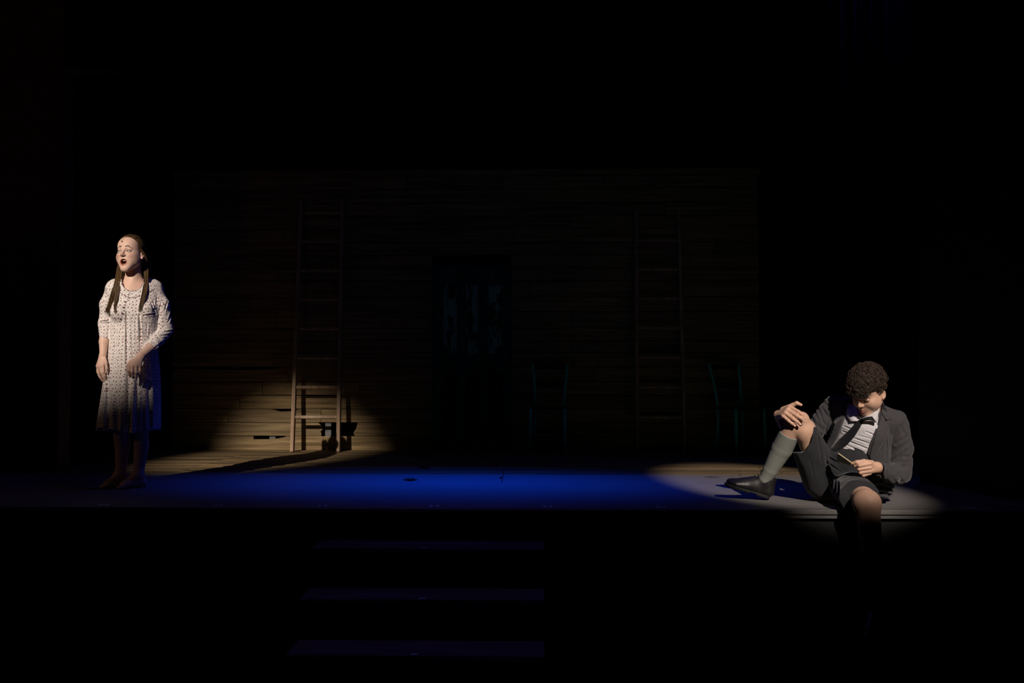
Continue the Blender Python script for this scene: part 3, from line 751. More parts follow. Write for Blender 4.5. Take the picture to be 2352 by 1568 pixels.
# body in two overlapping fields: head/torso/arms, and legs/feet
zt = float(W(300, 530)[2])
fw = Field(axis_pts([(-.28, -.12, .0025), (-.12, .16, .002), (.16, .36, .003)]), axis_pts([(-.34, .16, .0025)]), axis_pts([(.60, 1.40, .003), (1.40, zt, .002)]))
# torso
fw.ecap(W(306, 850, .0), W(308, 760, .0), (.145, .10), (.115, .085), (1, .3, 0), .03)
fw.ecap(W(308, 760, .0), W(306, 690, -.0), (.115, .085), (.135, .095), (1, .3, 0), .05)
fw.ecap(W(266, 672, .0), W(352, 674, .03), (.05, .05), (.05, .05), (0, 0, 1), .06)
fw.ell(W(310, 664, -.0), (.11, .080, .055), None, .05)
fw.cap(W(308, 655, .03), W(342, 666, .04), .05, .036, .05); fw.cap(W(304, 655, .02), W(274, 666, .0), .05, .036, .05)
# neck
fw.ecap(W(310, 660, -.0), Hd((0, .028, -.06)), (.058, .055), (.050, .052), (1, 0, 0), .035)
fw.cap(W(300, 668, -.055), Hd((.028, .02, -.07)), .012, .010, .03); fw.cap(W(302, 668, -.055), Hd((-.028, .02, -.07)), .012, .010, .03)
fw.frame(hf, HC, HR, HS, .17, .018)
# mouth cavity has to stay open after the neck joins
fw.frame(lambda x, y, z: d_ell(x, y, z, (0, -.080, hzc + .001), (.018, .030, .017)), HC, HR, HS, .15, .002, 'cut')
# her right arm (screen left)
fw.chain([W(262, 676, .0), W(243, 745, .02), W(238, 785, -.02), W(237, 812, -.045)], [.036, .033, .030, .0225], .02)
kn = [W(236.5, 839, -.076), W(230.5, 841, -.068), W(226, 842.5, -.052), W(224, 840, -.036)]
wr = W(237, 812, -.045)
for p, r in zip(kn, (.0118, .0125, .0122, .0112)): fw.cap(wr + (p - wr) * .12, p, .0155, r, .014)
fw.chain([kn[0], W(237.5, 854, -.088), W(240.5, 863, -.084), W(242, 870, -.074)], [.0104, .0085, .0078, .0068], .004)
fw.chain([kn[1], W(233.5, 856, -.078), W(238, 866, -.074), W(240.5, 874, -.064)], [.0106, .0094, .0085, .0072], .004)
fw.chain([kn[2], W(226.5, 857, -.056), W(231, 867, -.054), W(235, 874, -.048)], [.0095, .0084, .0076, .0066], .004)
fw.chain([kn[3], W(224, 853, -.030), W(227, 862, -.028), W(230, 868, -.026)], [.0085, .0074, .0066, .0058], .004)
fw.chain([W(240, 822, -.062), W(243.5, 834, -.092), W(245, 846, -.102), W(244, 855, -.104)], [.0125, .0098, .0088, .0074], .008)
# her left arm (screen right), hand hanging in front of the skirt
fw.chain([W(358, 680, .03), W(384, 752, .03), W(376, 770, .0)], [.038, .036, .034], .02)
fw.chain([W(380, 764, .01), W(345, 798, -.13), W(325, 817, -.19)], [.034, .031, .0255], .012)
wl = W(325, 816, -.19); kl = [W(295.5, 838, -.235), W(303.5, 840.5, -.240), W(312, 841.5, -.236), W(320.5, 840.5, -.224)]
for p, r in zip(kl, (.0125, .013, .0125, .0115)): fw.cap(wl + (p - wl) * .10, p, .0175, r, .016)
fw.chain([kl[0], W(295.5, 851, -.244), W(297, 859, -.232), W(299, 864, -.220)], [.0108, .0100, .0090, .0074], .004)
fw.chain([kl[1], W(303.5, 854, -.252), W(304.5, 863, -.238), W(306, 868, -.226)], [.0110, .0102, .0091, .0074], .004)
fw.chain([kl[2], W(312.5, 855, -.248), W(312.5, 864, -.234), W(313, 869, -.222)], [.0108, .0100, .0090, .0074], .004)
fw.chain([kl[3], W(321.5, 851, -.234), W(322, 858, -.222), W(322, 863, -.212)], [.0100, .0090, .0080, .0066], .004)
fw.chain([W(312, 824, -.20), W(298, 832, -.20), W(295, 843, -.19), W(296, 851, -.182)], [.0125, .0105, .0090, .0074], .008)
V1, Q1 = fw.mesh(); del fw
fl_ = Field(axis_pts([(-.34, .28, .004)]), axis_pts([(-.22, .20, .004)]), axis_pts([(-.004, .12, .003), (.12, .70, .006)]))
fl_.ecap(W(306, 850, .0), W(306, 872, 0), (.145, .10), (.15, .105), (1, 0, 0), .02)
for hip, kne, ank, heel, ball, toe in (((284, 860, .0), (277, 985, -.02), (277, 1085, .035), (286, 1108, .045), (246, 1113, .01), (228, 1116, -.01)),
                                 ((328, 860, .0), (322, 985, -.03), (318, 1088, -.035), (326, 1113, -.03), (285, 1118, -.055), (268, 1121, -.07))):
    H_, K_, A_, E_, B_, T_ = (W(*q) for q in (hip, kne, ank, heel, ball, toe))
    fl_.chain([H_, K_, (K_ * .62 + A_ * .38) + np.array([.012, .015, 0]), A_], [.078, .052, .050, .033], .03)
    E_[2] = .030; B_[2] = .022; T_[2] = .014; A_[2] = .085
    fl_.cap(A_, E_, .034, .029, .03); fl_.ecap(E_, B_, (.030, .028), (.036, .022), (0, 1, 0), .02); fl_.cap(A_ + np.array([-.02, 0, -.01]), B_, .030, .022, .03)
    dirf = unit(T_ - B_); side = np.cross(dirf, (0, 0, 1)); side[2] = 0
    for i in range(5):
        o_ = (i - 2) * .0145; ln = [.030, .034, .030, .024, .018][i] if True else 0
        b0 = B_ + side * o_; b0[2] = .016; t0 = b0 + dirf * (ln + .012); t0[2] = .0105
        fl_.cap(b0, t0, .012, .0095 if i else .0115, .005)
fl_.put(lambda x, y, z: -(z - f32(.0005)) + 0 * x + 0 * y, (-1, -1, -.01), (1, 1, .05), 0, 'and')
V2, Q2 = fl_.mesh(); del fl_
Vb = np.concatenate([V1, V2]); Qb = np.concatenate([Q1, Q2 + len(V1)])
hp = ((Vb - HC) @ HR) / HS
T = head_tint(hp, hzc, 1.0, (.40, .12, .09), (.028, .014, .009), (.62, .16, .14, .55), False)
T[np.linalg.norm(hp, axis=1) > .16] = 0
# nails and pinker knuckles
for q in kn + kl:
    m_ = np.exp(-(np.linalg.norm(Vb - q, axis=1) / .012) ** 2) * .35; T[:, :3] = np.where(m_[:, None] > .02, (.55, .24, .19), T[:, :3]); T[:, 3] = np.maximum(T[:, 3], m_)
np_mesh('body', Vb, Qb, M['skin_w'], woman, {'tint': ('FLOAT_COLOR', T)})
for s in (-1, 1): eye(woman, tuple(Hd((s * .031, -.0735, -.0012))), HR @ Rz_(radians(-4)) @ Rx_(radians(-4)), HS)
# teeth and tongue
mb = MB()
for i in range(8):
    a = (i - 3.5) / 3.5; x = a * .0135; yy = -.076 + a * a * .006
    c = [Hd((x + dx, yy + dy_, hzc + dz)) for dz in (.0150, .0080) for dx, dy_ in ((-.0018, -.0015), (.0018, -.0015), (.0018, .002), (-.0018, .002))]
    mb.add(c, [(0, 1, 2, 3), (7, 6, 5, 4), (0, 4, 5, 1), (1, 5, 6, 2), (2, 6, 7, 3), (3, 7, 4, 0)])
mb.make('teeth', M['tooth'], woman, bevel=.0006)
tg = Field(axis_pts([(-.03, .03, .0015)]), axis_pts([(-.1, -.03, .0015)]), axis_pts([(-.12, -.05, .0015)]))
tg.ell((0, -.064, hzc - .0135), (.0125, .020, .0055)); V, Q = tg.mesh()
np_mesh('tongue', (V * HS) @ HR.T + HC, Q, mat_plain('tongue', (.45, .12, .10), .3), woman)

# nightgown ------------------------------------------------
rows = [(640, 262, 362, -.075, .085), (655, 256, 368, -.085, .095), (672, 254, 368, -.105, .10), (700, 254, 369, -.130, .10), (720, 254, 367, -.136, .10), (745, 253, 362, -.125, .105),
        (780, 250, 361, -.125, .12), (820, 246, 365, -.130, .13), (870, 238, 369, -.140, .145), (930, 229, 370, -.150, .155), (1000, 219, 370, -.16, .165)]
rz_ = []
for py, a, b, yf, yb in rows:
    A, B = W(a, py, 0.0), W(b, py, 0.0); rz_.append((A[2], (A[0] + B[0]) / 2, (B[0] - A[0]) / 2, (yf + yb) / 2, (yb - yf) / 2))
rz_ = np.array(rz_[::-1])
def sect(z, i): return np.interp(z, rz_[:, 0], rz_[:, i]).astype(f32)
ZB_ = float(W(300, 725)[2]); ZH = float(W(300, 985)[2])
def folds(th, z):
    a = np.clip((ZB_ - z) / (ZB_ - ZH), 0, 1)
    # pleats in front (th = -pi/2) plus broad swags further down
    g = .018 * np.sin(7 * th + .6 + 1.2 * a) * a ** .8 + .010 * np.sin(13 * th + 2.0) * a ** 1.3 + .035 * np.sin(3 * th - 1.0) * a ** 1.5
    for c, wd, dp in ((-1.80, .040, .060), (-1.30, .040, .055), (-1.02, .03, .03), (-2.35, .05, .035), (-.75, .05, .015)):
        top = np.clip((ZB_ - .02 - z) / .06, 0, 1); g = g - dp * np.exp(-((th - c - .10 * a) / (wd * (1 + 1.2 * a))) ** 2) * top
    return g
fd = Field(axis_pts([(-.30, .36, .003)]), axis_pts([(-.25, .22, .003)]), axis_pts([(.34, 1.47, .003)]))
def dress(x, y, z):
    cx, rx, cy, ry = (sect(z[0, 0], i)[None, None, :] for i in (1, 2, 3, 4))
    u, v = (x - cx) / rx, (y - cy) / ry; th = np.arctan2(v, u)
    n = 2.3; q = (np.abs(u) ** n + np.abs(v) ** n) ** (1 / n)
    return (q - 1 - folds(th, z)) * np.minimum(rx, ry)
fd.put(dress, (-1, -1, 0), (1, 1, float(W(300, 650)[2])), 0)
fd.ell(W(272, 716, -.098), (.052, .045, .055), None, .03); fd.ell(W(334, 708, -.088), (.054, .054, .052), None, .022)
# yoke and shoulders
fd.ecap(W(266, 670, -.01), W(354, 672, .03), (.056, .058), (.056, .060), (0, 0, 1), .05)
fd.ell(W(311, 664, -.0), (.110, .088, .058), None, .04)
fd.cap(W(308, 652, .03), W(348, 661, .04), .056, .048, .05); fd.cap(W(304, 652, .02), W(268, 661, .0), .056, .048, .05)
# fold where the bust pushes against the near arm, and drag lines
for a, b, r in (((352, 690, -.10), (356, 735, -.10), .004), ((343, 700, -.115), (352, 716, -.11), .004), ((334, 727, -.145), (357, 722, -.11), .006)):
    fd.cap(W(*a), W(*b), r, r, .010, 'cut')
crease(fd, W, [((297, 850), (296, 1000), 1.4), ((316, 866), (312, 1000), 1.1), ((250, 870), (247, 1000), 1.1), ((340, 880), (344, 1000), .8), ((272, 900), (270, 1000), .5)], .016, .012, .05)
# hem: cut wavy, hollow below
zh = lambda th: ZH + .010 * np.sin(3 * th + .5) - .006
def hem(x, y, z):
    cx, rx, cy, ry = (sect(z[0, 0], i)[None, None, :] for i in (1, 2, 3, 4)); th = np.arctan2((y - cy) / ry, (x - cx) / rx)
    return ZH + .006 + .030 * ((x - cx) / rx - .15) ** 2 * (y < cy) + .008 * np.sin(5 * th) - .018 - z
fd.put(hem, (-1, -1, .33), (1, 1, .60), 0, 'and')
sl = fd.blk((-1, -1, 0), (1, 1, .62)); g_ = fd.G[sl]; fd.G[sl] = np.maximum(g_, -(g_ + .012 + 0 * g_))
# slit the hand comes through stays simple; sleeves
def sleeve(F_, pts, rad, cut_p, cut_n, wr_):
    tmp = Field(F_.x, F_.y, F_.z)
    for i in range(len(pts) - 1): tmp.cap(pts[i], pts[i + 1], rad[i], rad[i + 1], .02)
    lo, hi = np.min(pts, 0) - .09, np.max(pts, 0) + .09; ax = unit(pts[-1] - pts[0])
    def wr(x, y, z):
        s_ = (x * f32(ax[0]) + y * f32(ax[1]) + z * f32(ax[2]))
        return (wr_ * np.sin(s_ * 52 + 1.8 * np.sin(x * 38 + y * 26) + z * 20) + wr_ * .6 * np.sin(s_ * 24 + x * 70 - y * 50)).astype(f32)
    tmp.put(wr, lo, hi, 0, 'shift')
    c, n_ = np.array(cut_p), unit(cut_n)
    tmp.put(lambda x, y, z: (x - f32(c[0])) * f32(n_[0]) + (y - f32(c[1])) * f32(n_[1]) + (z - f32(c[2])) * f32(n_[2]), lo, hi, 0, 'and')
    sl = F_.blk(lo, hi); F_.G[sl] = smin(F_.G[sl], tmp.G[sl], .012)
S1 = [W(261, 666, .0), W(247, 700, .015), W(241, 742, .02), W(240, 779, -.015)]
sleeve(fd, S1, [.052, .048, .042, .030], S1[3], S1[3] - S1[2], .0014)
fd.cap(W(230, 738, .0), W(246, 737, -.03), .010, .006, .01)
S2 = [W(354, 668, .005), W(368, 700, -.015), W(377, 750, -.015)]
S3 = [W(381, 756, -.010), W(364, 778, -.06), W(345, 799, -.13)]
sleeve(fd, S2, [.056, .058, .056], S2[2] + np.array([0, 0, -.05]), (0, 0, -1), .0014)
sleeve(fd, S3, [.050, .044, .037], S3[2], S3[2] - S3[1], .0022)
for a, b in (((376, 755, -.045), (397, 760, -.03)), ((370, 700, -.035), (362, 725, -.04)), ((388, 718, -.02), (380, 742, -.04)), ((372, 768, -.06), (393, 765, -.04))):
    fd.cap(W(*a), W(*b), .004, .003, .010, 'cut')
crease(fd, W, [((291.5, 720), (291, 838), 1.1), ((320, 726), (322, 784), 1.2), ((303, 735), (306, 900), .3), ((345, 752), (338, 812), .4), ((268, 735), (262, 860), .3)], .010, .0060, .05)
crease(fd, W, [((372, 688), (366, 714), .6), ((384, 692), (377, 716), .6), ((396, 712), (386, 740), 1.1), ((360, 684), (358, 704), .35)], .008, .0045, .06)
crease(fd, W, [((378, 763), (399, 759), 1.2), ((366, 772), (398, 768), 1.2), ((360, 745), (376, 752), .8), ((232, 738), (249, 737), 1.5), ((340, 780), (362, 770), .5), ((355, 800), (378, 782), .6)], .008, .0040, .06)
crease(fd, W, [((330, 727), (357, 722), 1.1), ((345, 694), (352, 714), .5), ((266, 690), (278, 728), .3)], .008, .0045, .05)
# cuffs open
fd.cap(S3[2] + unit(S3[2] - S3[1]) * .02, S3[2] - unit(S3[2] - S3[1]) * .012, .033, .033, .002, 'cut')
fd.cap(S1[3] + unit(S1[3] - S1[2]) * .02, S1[3] - unit(S1[3] - S1[2]) * .008, .0255, .0255, .002, 'cut')
# neckline
nk = W(306, 636, -.01); fd.ecap(W(305, 653, -.045), W(312, 613, .02), (.073, .072), (.085, .085), (1, 0, 0), .004, 'cut')
V, Q = fd.mesh()
th = np.arctan2((V[:, 1] - sect(V[:, 2], 3)) / sect(V[:, 2], 4), (V[:, 0] - sect(V[:, 2], 1)) / sect(V[:, 2], 2))
th0 = np.where(th > pi / 2, th - 2 * pi, th)                     # seam at the back
pat = np.stack([(th0 + pi / 2) * .155 * (1 + .12 * np.clip((1.1 - V[:, 2]), 0, 1)), V[:, 2], 0 * th0], 1)
def seg_t(P, a, b): d = b - a; t = np.clip((P - a) @ d / (d @ d), 0, 1); return t, np.linalg.norm(P - a - t[:, None] * d, axis=1)
segs = []
for pts, off in ((S1, 3.0), (S2 + [S3[0], S3[1], S3[2]], 5.0)):
    acc = 0; first = unit(pts[-1] - pts[0])
    for a, b in zip(pts[:-1], pts[1:]):
        t_, dd = seg_t(V, a, b); L_ = np.linalg.norm(b - a); ax = unit(b - a); u = unit(np.cross(ax, (0, 1, 0))); v = np.cross(ax, u)
        q_ = V - a - t_[:, None] * (b - a); ang = np.arctan2(q_ @ u, -(q_ @ v)); segs.append((dd, ang, off + acc + t_ * L_)); acc += L_
DD = np.stack([s_[0] for s_ in segs]); bi = DD.argmin(0); md = DD.min(0)
AN = np.stack([s_[1] for s_ in segs])[bi, np.arange(len(V))]; AL = np.stack([s_[2] for s_ in segs])[bi, np.arange(len(V))]
rr = np.where(bi < 3, .058, np.where(bi < 5, .068, .054))
fore = (bi >= 6) & (V[:, 1] < -.045)
mk = (md < rr) & (V[:, 2] < float(W(300, 664)[2])) & ((V[:, 0] > W(354, 700, 0)[0]) | (V[:, 0] < W(254, 700, 0)[0]) | fore)
pat[mk] = np.stack([AN * .045, AL, 0 * AN], 1)[mk]
dress_o = np_mesh('nightgown', V, Q, M['print'], woman, {'pat': ('FLOAT_VECTOR', pat)})
from mathutils.bvhtree import BVHTree
def front_y(bvh, x, z, y0=-1.0):
    h = bvh.ray_cast(Vector((x, y0, z)), Vector((0, 1, 0))); return h[0].y if h[0] else None
bv = BVHTree.FromPolygons([tuple(v) for v in V], [tuple(q) for q in Q.tolist()])
def on_front(bvh, Pl, pts, off, y0=-.5, fallback=-.1):
    out = []
    for px, py in pts:
        dy = fallback
        for _ in range(4):
            p = Pl(px, py, dy); y_ = front_y(bvh, p[0], p[2], y0)
            if y_ is None: break
            dy = y_
        out.append(Pl(px, py, dy) + np.array([0, -off, 0]))
    return out
nl = []
for px in range(280, 336, 4):
    for py in np.arange(635, 680, .5):
        p_ = W(px, py, -.07); y_ = front_y(bv, p_[0], p_[2], -.5)
        if y_ is not None and y_ < -.02: nl.append(W(px, py + .5, y_) + np.array([0, -.0015, 0])); break
for line in (nl, [(278, 650), (282, 657), (288, 663), (296, 668), (306, 670), (316, 668), (326, 662), (334, 654)][:0],
             [(272, 668), (280, 674), (289, 680), (297, 683), (307, 683), (319, 680.5), (331, 677), (343, 671), (353, 665)]):
    if not len(line): continue
    P = line if line is nl else on_front(bv, W, line, .0015)
    MB().tube(P, .0016, 6).make('piping', M['piping'], dress_o)
for c in ((288, 693.5), (284.5, 706), (280.5, 719.5), (277, 732.5)):
    p = on_front(bv, W, [c], .001)[0]
    bm = bmesh.new(); bmesh.ops.create_uvsphere(bm, u_segments=12, v_segments=8, radius=.0058); bmesh.ops.scale(bm, vec=(1, .5, 1), verts=bm.verts)
    me = bpy.data.meshes.new('button'); bm.to_mesh(me); bm.free(); o = link('button', me, M['piping'], dress_o, True); o.location = p
P = on_front(bv, W, [(298, 670), (297, 674), (294, 684), (291, 692), (288, 702), (284, 714), (280, 727), (277, 742)], .0006)
MB().tube(P, [.0022, .0018, .0016, .0012, .0012, .001, .001, .001], 5).make('placket_edge', mat_plain('seam_shadow_line', (.25, .2, .2), .8), dress_o)  # thin grey line drawn as the shadow along the placket edge
# bertha collar lying over both shoulders
fc = Field(axis_pts([(-.20, .30, .0025)]), axis_pts([(-.16, .18, .0025)]), axis_pts([(1.28, 1.47, .0025)]))
fc.ecap(W(266, 668, -.01), W(354, 669, .03), (.060, .064), (.061, .066), (0, 0, 1), .05)
fc.ell(W(311, 661, -.0), (.114, .093, .062), None, .04)
fc.cap(W(308, 652, .03), W(348, 661, .04), .061, .053, .05); fc.cap(W(304, 652, .02), W(268, 661, .0), .061, .053, .05)
g_ = fc.G.copy(); fc.G = np.maximum(fc.G - .004, -(g_ + .003))
fc.ecap(W(305, 653, -.045), W(312, 613, .02), (.075, .074), (.087, .087), (1, 0, 0), .002, 'cut')
def keep(x, y, z):      # the collar reaches lower over the shoulders than in front
    base = W(310, 668, 0)[2]; return (base + .010 - .9 * np.clip(np.abs(x - f32(W(308, 660, 0)[0])) - .05, 0, .12) * .55 + .003 * np.sin(y * 90 + x * 60)) - z
fc.put(keep, (-1, -1, 1), (1, 1, 2), 0, 'and')
Vc, Qc = fc.mesh()
np_mesh('collar', Vc, Qc, M['print'], dress_o, {'pat': ('FLOAT_VECTOR', np.stack([Vc[:, 0], Vc[:, 1] + Vc[:, 2] * .8, 0 * Vc[:, 0]], 1))})

# hair: a close cap drawn back, and two long locks over the shoulders
fh = Field(axis_pts([(-.10, .10, .002)]), axis_pts([(-.10, .16, .002)]), axis_pts([(-.13, .14, .002)]))
def hcap(x, y, z):
    d = d_ell(x, y, z, (0, .022, .040), (.0785, .098, .0875)); d = smin(d, d_ell(x, y, z, (0, .045, -.03), (.066, .07, .08)), .03)
    ax = np.abs(x); yl = np.interp(z[0, 0], [-.14, -.06, -.02, .01, .04, .07, .14], [.045, .03, .012, -.004, -.030, -.042, -.05]).astype(f32)[None, None, :]
    zh_ = f32(.080) - f32(23.0) * x * x
    return smax(d, np.minimum(yl - y, zh_ - z + 0 * y), .004)
fh.put(hcap, (-1, -1, -1), (1, 1, 1), 0); V, Q = fh.mesh()
hair_o = np_mesh('hair', (V * HS) @ HR.T + HC, Q, M['hair_w'], woman)
rg = np.random.default_rng(7); SR = []
EC, ER = np.array([0, .022, .040]), np.array([.0790, .0985, .0880])
for i in range(420):
    s_ = rg.uniform(-1, 1); sx_ = abs(s_)
    st_ = unit(np.array([np.sin(s_ * 1.45) * .95, -.95 + sx_ * 1.15, .52 - sx_ * .62])) if i % 3 else unit(np.array([rg.uniform(-1, 1), rg.uniform(-.5, .6), rg.uniform(.3, 1)]))
    en_ = unit(np.array([s_ * .35, 1.0, -.15 + rg.uniform(-.2, .2)])); tt = np.linspace(0, rg.uniform(.75, 1), 14)[:, None]
    om_ = math.acos(max(-1, min(1, float(st_ @ en_)))); D_ = (np.sin((1 - tt) * om_) * st_ + np.sin(tt * om_) * en_) / max(np.sin(om_), .05)
    D_ = D_ / np.linalg.norm(D_, axis=1)[:, None]; lift = .0005 + .0018 * rg.random() * np.sin(tt * pi)
    P_ = EC + D_ * (ER + lift); SR.append(((P_ * HS) @ HR.T + HC, .0013 * np.interp(tt[:, 0], [0, .1, .9, 1], [.3, 1, 1, .4])))
def lock(path, n, w0, w1, r=.0021, depth=.02, spread=1.0):
    P = np.array([W(*q) for q in path]); t = np.linspace(0, 1, len(P)); tt = np.linspace(0, 1, 16)
    B = np.stack([np.interp(tt, t, P[:, i]) for i in range(3)], 1)
    for q_ in B:
        if q_[2] < W(300, 652)[2] and path[0][2] < .115 or (q_[2] < W(300, 652)[2] and path[-1][2] < 0):
            yy_ = front_y(bv, q_[0], q_[2], -.6)
            if yy_ is not None and yy_ < .02: q_[1] = yy_ - .009
    for it in range(4): B[1:-1] = (B[:-2] + 2 * B[1:-1] + B[2:]) / 4
    for i in range(n):
        a, b = rg.uniform(-1, 1), rg.uniform(-1, 1); ln = rg.uniform(.82, 1.0)
        w_ = np.interp(tt, [0, .35, .8, 1], [w0, (w0 + w1) * .55, w1, w1 * .55]) * spread
        o_ = np.stack([a * w_ + .0025 * np.sin(tt * 7 + a * 9), b * depth * np.ones(16) * (.6 + .4 * tt), 0 * tt], 1)
        C_ = np.stack([np.interp(tt * ln, tt, B[:, j]) for j in range(3)], 1) + o_
        SR.append((C_, r * np.interp(tt, [0, .1, .75, 1], [.8, 1, .9, .15]) * rg.uniform(.7, 1.15)))
lock([(318, 580, .06), (334, 590, .03), (336, 612, .01), (336, 640, -.055), (333, 668, -.112), (327, 692, -.150), (319, 716, -.168)], 330, .015, .014, r=.0013, depth=.010)
lock([(322, 570, .08), (338, 598, .05), (340, 625, .03), (338, 652, -.03), (332, 685, -.12), (322, 712, -.155)], 120, .008, .008, r=.0013, depth=.008)
lock([(290, 570, .12), (277, 602, .09), (274, 632, -.03), (268, 655, -.095), (260, 680, -.12), (253, 705, -.128), (251, 727, -.118)], 380, .018, .019, r=.0013, depth=.010)
lock([(290, 590, .10), (280, 620, .04), (276, 652, -.09), (266, 682, -.135), (264, 702, -.15), (265, 722, -.15)], 130, .012, .009, r=.0013, depth=.008)
lock([(272, 640, -.03), (257, 670, -.10), (249, 700, -.10), (240, 718, -.08)], 50, .008, .004, r=.0012, depth=.006)
lock([(320, 560, .12), (334, 590, .13), (336, 630, .13), (334, 690, .14), (330, 760, .15)], 160, .03, .035, r=.0015, depth=.02)
drape_off = True
lock([(308, 556, -.078), (317, 566, -.072), (326, 577, -.066), (333, 588, -.050), (337, 602, -.03)], 170, .010, .008, r=.0012, depth=.004)
hair_mesh('hair_locks', SR, M['hair_w'], hair_o)

# small microphone at the hairline
mp_ = Hd((-.008, -.0935, .062)); o = MB().tube([Hd((-.010, -.089, .066)), mp_], [.002, .0042], 8).make('microphone', M['wire'], woman, True)
MB().tube([Hd((-.010, -.089, .066)), Hd((-.006, -.083, .082)), Hd((0, -.070, .100))], .0010, 5).make('cable', mat_plain('skin_tone_cable', (.4, .2, .16)), o)

# ------------------------------------------------------------------ the man
D = Place(1960, 1150, 6.05)
man = empty('person', tuple(D.O), D.a)
tag(man, 'person in a dark grey jacket and shorts sitting on stage edge reading', 'person')
M['skin_m'] = mat_skin('light_skin', (.60, .37, .26))
M['hair_m'] = mat_hair('dark_curly_hair', (.007, .005, .004), (.075, .046, .030), (45, 45, 45), .5)
def mat_cloth(name, c, weave=420, var=.2, rough=.9, wv=.3):
    t = NT(name); f = t.noise(t.coord('Object', (1, 1, 1)), 60, 6, .7); g = t.noise(t.coord('Object'), weave, 2)
    col = t.mix(.5, t.ramp(f, [(.3, tuple(a * (1 - var) for a in c)), (.7, tuple(a * (1 + var) for a in c))]), t.ramp(g, [(.35, tuple(a * (1 - wv) for a in c)), (.65, tuple(a * (1 + wv) for a in c))]))
    t.bump(g, .15, .0008); t.b.inputs['Sheen Weight'].default_value = .15
    return t.set(col, rough, 0, .15)
M['jacket'] = mat_cloth('charcoal_wool', (.050, .047, .052)); M['shorts'] = mat_cloth('dark_slate_wool', (.023, .023, .027))
M['shirt'] = mat_cloth('white_cotton_shirt', (.53, .51, .53), 300, .01, .9, .03); M['tie'] = mat_cloth('black_silk_tie', (.012, .012, .015), 500, .3, .4)
M['leather'] = mat_plain('black_leather', (.010, .009, .010), .42, .2, 80, .1, .5); M['sole'] = mat_plain('black_rubber_sole', (.012, .012, .012), .7)
M['paper'] = mat_plain('cream_paper', (.70, .58, .34), .7, .06)
t = NT('ribbed_grey_wool'); a_ = t.n('ShaderNodeAttribute'); a_.attribute_name = 'pat'; sp_ = t.n('ShaderNodeSeparateXYZ'); t.link(a_.outputs['Vector'], sp_.inputs[0])
sn = t.n('ShaderNodeMath', operation='SINE'); mu = t.n('ShaderNodeMath', operation='MULTIPLY'); mu.inputs[1].default_value = 34.0; t.link(sp_.outputs[0], mu.inputs[0]); t.link(mu.outputs[0], sn.inputs[0])
f = t.noise(t.coord('Object'), 200, 4); t.bump(sn.outputs[0], .22, .001)
M['sock'] = t.set(t.ramp(f, [(.3, (.18, .19, .165)), (.7, (.25, .26, .23))]), .95, 0, .1)

def stage_clip(F_):                 # cloth and skin rest on the boards instead of passing through them
    ca, sa = f32(cos(D.a)), f32(sin(D.a)); oy = f32(D.O[1])
    def g(x, y, z): return -smax(z - f32(.0015) + 0 * x * y, -(oy + sa * x + ca * y - f32(EDGE - .016)) + 0 * z, 0)
    F_.G = np.maximum(F_.G, g(*F_.grid((slice(None),) * 3)))

MR = Ry_(radians(6)) @ Rz_(radians(-30)) @ Rx_(radians(36)); MS = 1.09
MC = D(1993, 899, -.09)
mf, mzc, mch = head_fn(0, True, 1.04)
def Md(p): return MC + MR @ (np.array(p) * MS)
zt = float(D(1990, 820)[2]); x0 = float(D(1775, 950)[0])
fu = Field(axis_pts([(x0, -.30, .0022), (-.30, -.06, .004), (-.06, .20, .0024), (.20, .38, .005)]), axis_pts([(-.34, .26, .003)]), axis_pts([(.10, .40, .004), (.40, zt, .0024)]))
# trunk under the clothes, neck, head
fu.ecap(D(1955, 1060, .08), D(1985, 990, .05), (.12, .09), (.14, .10), (1, -.3, .3), .03)
fu.ecap(D(1945, 938, .09), D(2040, 968, .02), (.05, .05), (.05, .05), (0, 0, 1), .05)
fu.ecap(D(1992, 975, .04), Md((0, .035, -.055)), (.062, .062), (.060, .060), (1, 0, 0), .03)
fu.frame(mf, MC, MR, MS, .18, .014)
# his left arm (screen right): sleeve hides it; the hand holds a folded paper
fu.chain([D(2040, 1085, -.06), D(2016, 1073, -.19)], [.036, .028], .01)
fu.cap(D(2014, 1071, -.20), D(1998, 1066, -.235), .027, .021, .012); fu.cap(D(2012, 1076, -.20), D(1996, 1080, -.235), .025, .019, .012)
for P_, R_ in (([D(2002, 1062, -.235), D(1984, 1059, -.262), D(1968, 1061, -.272), D(1957, 1064, -.262)], [.0145, .0125, .0112, .0085]),
               ([D(1999, 1064, -.255), D(1974, 1068.5, -.280), D(1965, 1070, -.262), D(1960, 1068, -.245)], [.0125, .0112, .0098, .0080]),
               ([D(1999, 1073, -.252), D(1973, 1077, -.272), D(1975, 1081, -.250), D(1984, 1080, -.238)], [.0120, .0108, .0095, .0082]),
               ([D(1999, 1081, -.245), D(1976, 1085, -.260), D(1979, 1088, -.240), D(1988, 1086, -.230)], [.0115, .0102, .0090, .0078]),
               ([D(1998, 1087, -.235), D(1983, 1091.5, -.245), D(1985, 1093, -.228), D(1992, 1090, -.22)], [.0100, .0090, .0080, .0070])):
    fu.chain(P_, R_, .005)
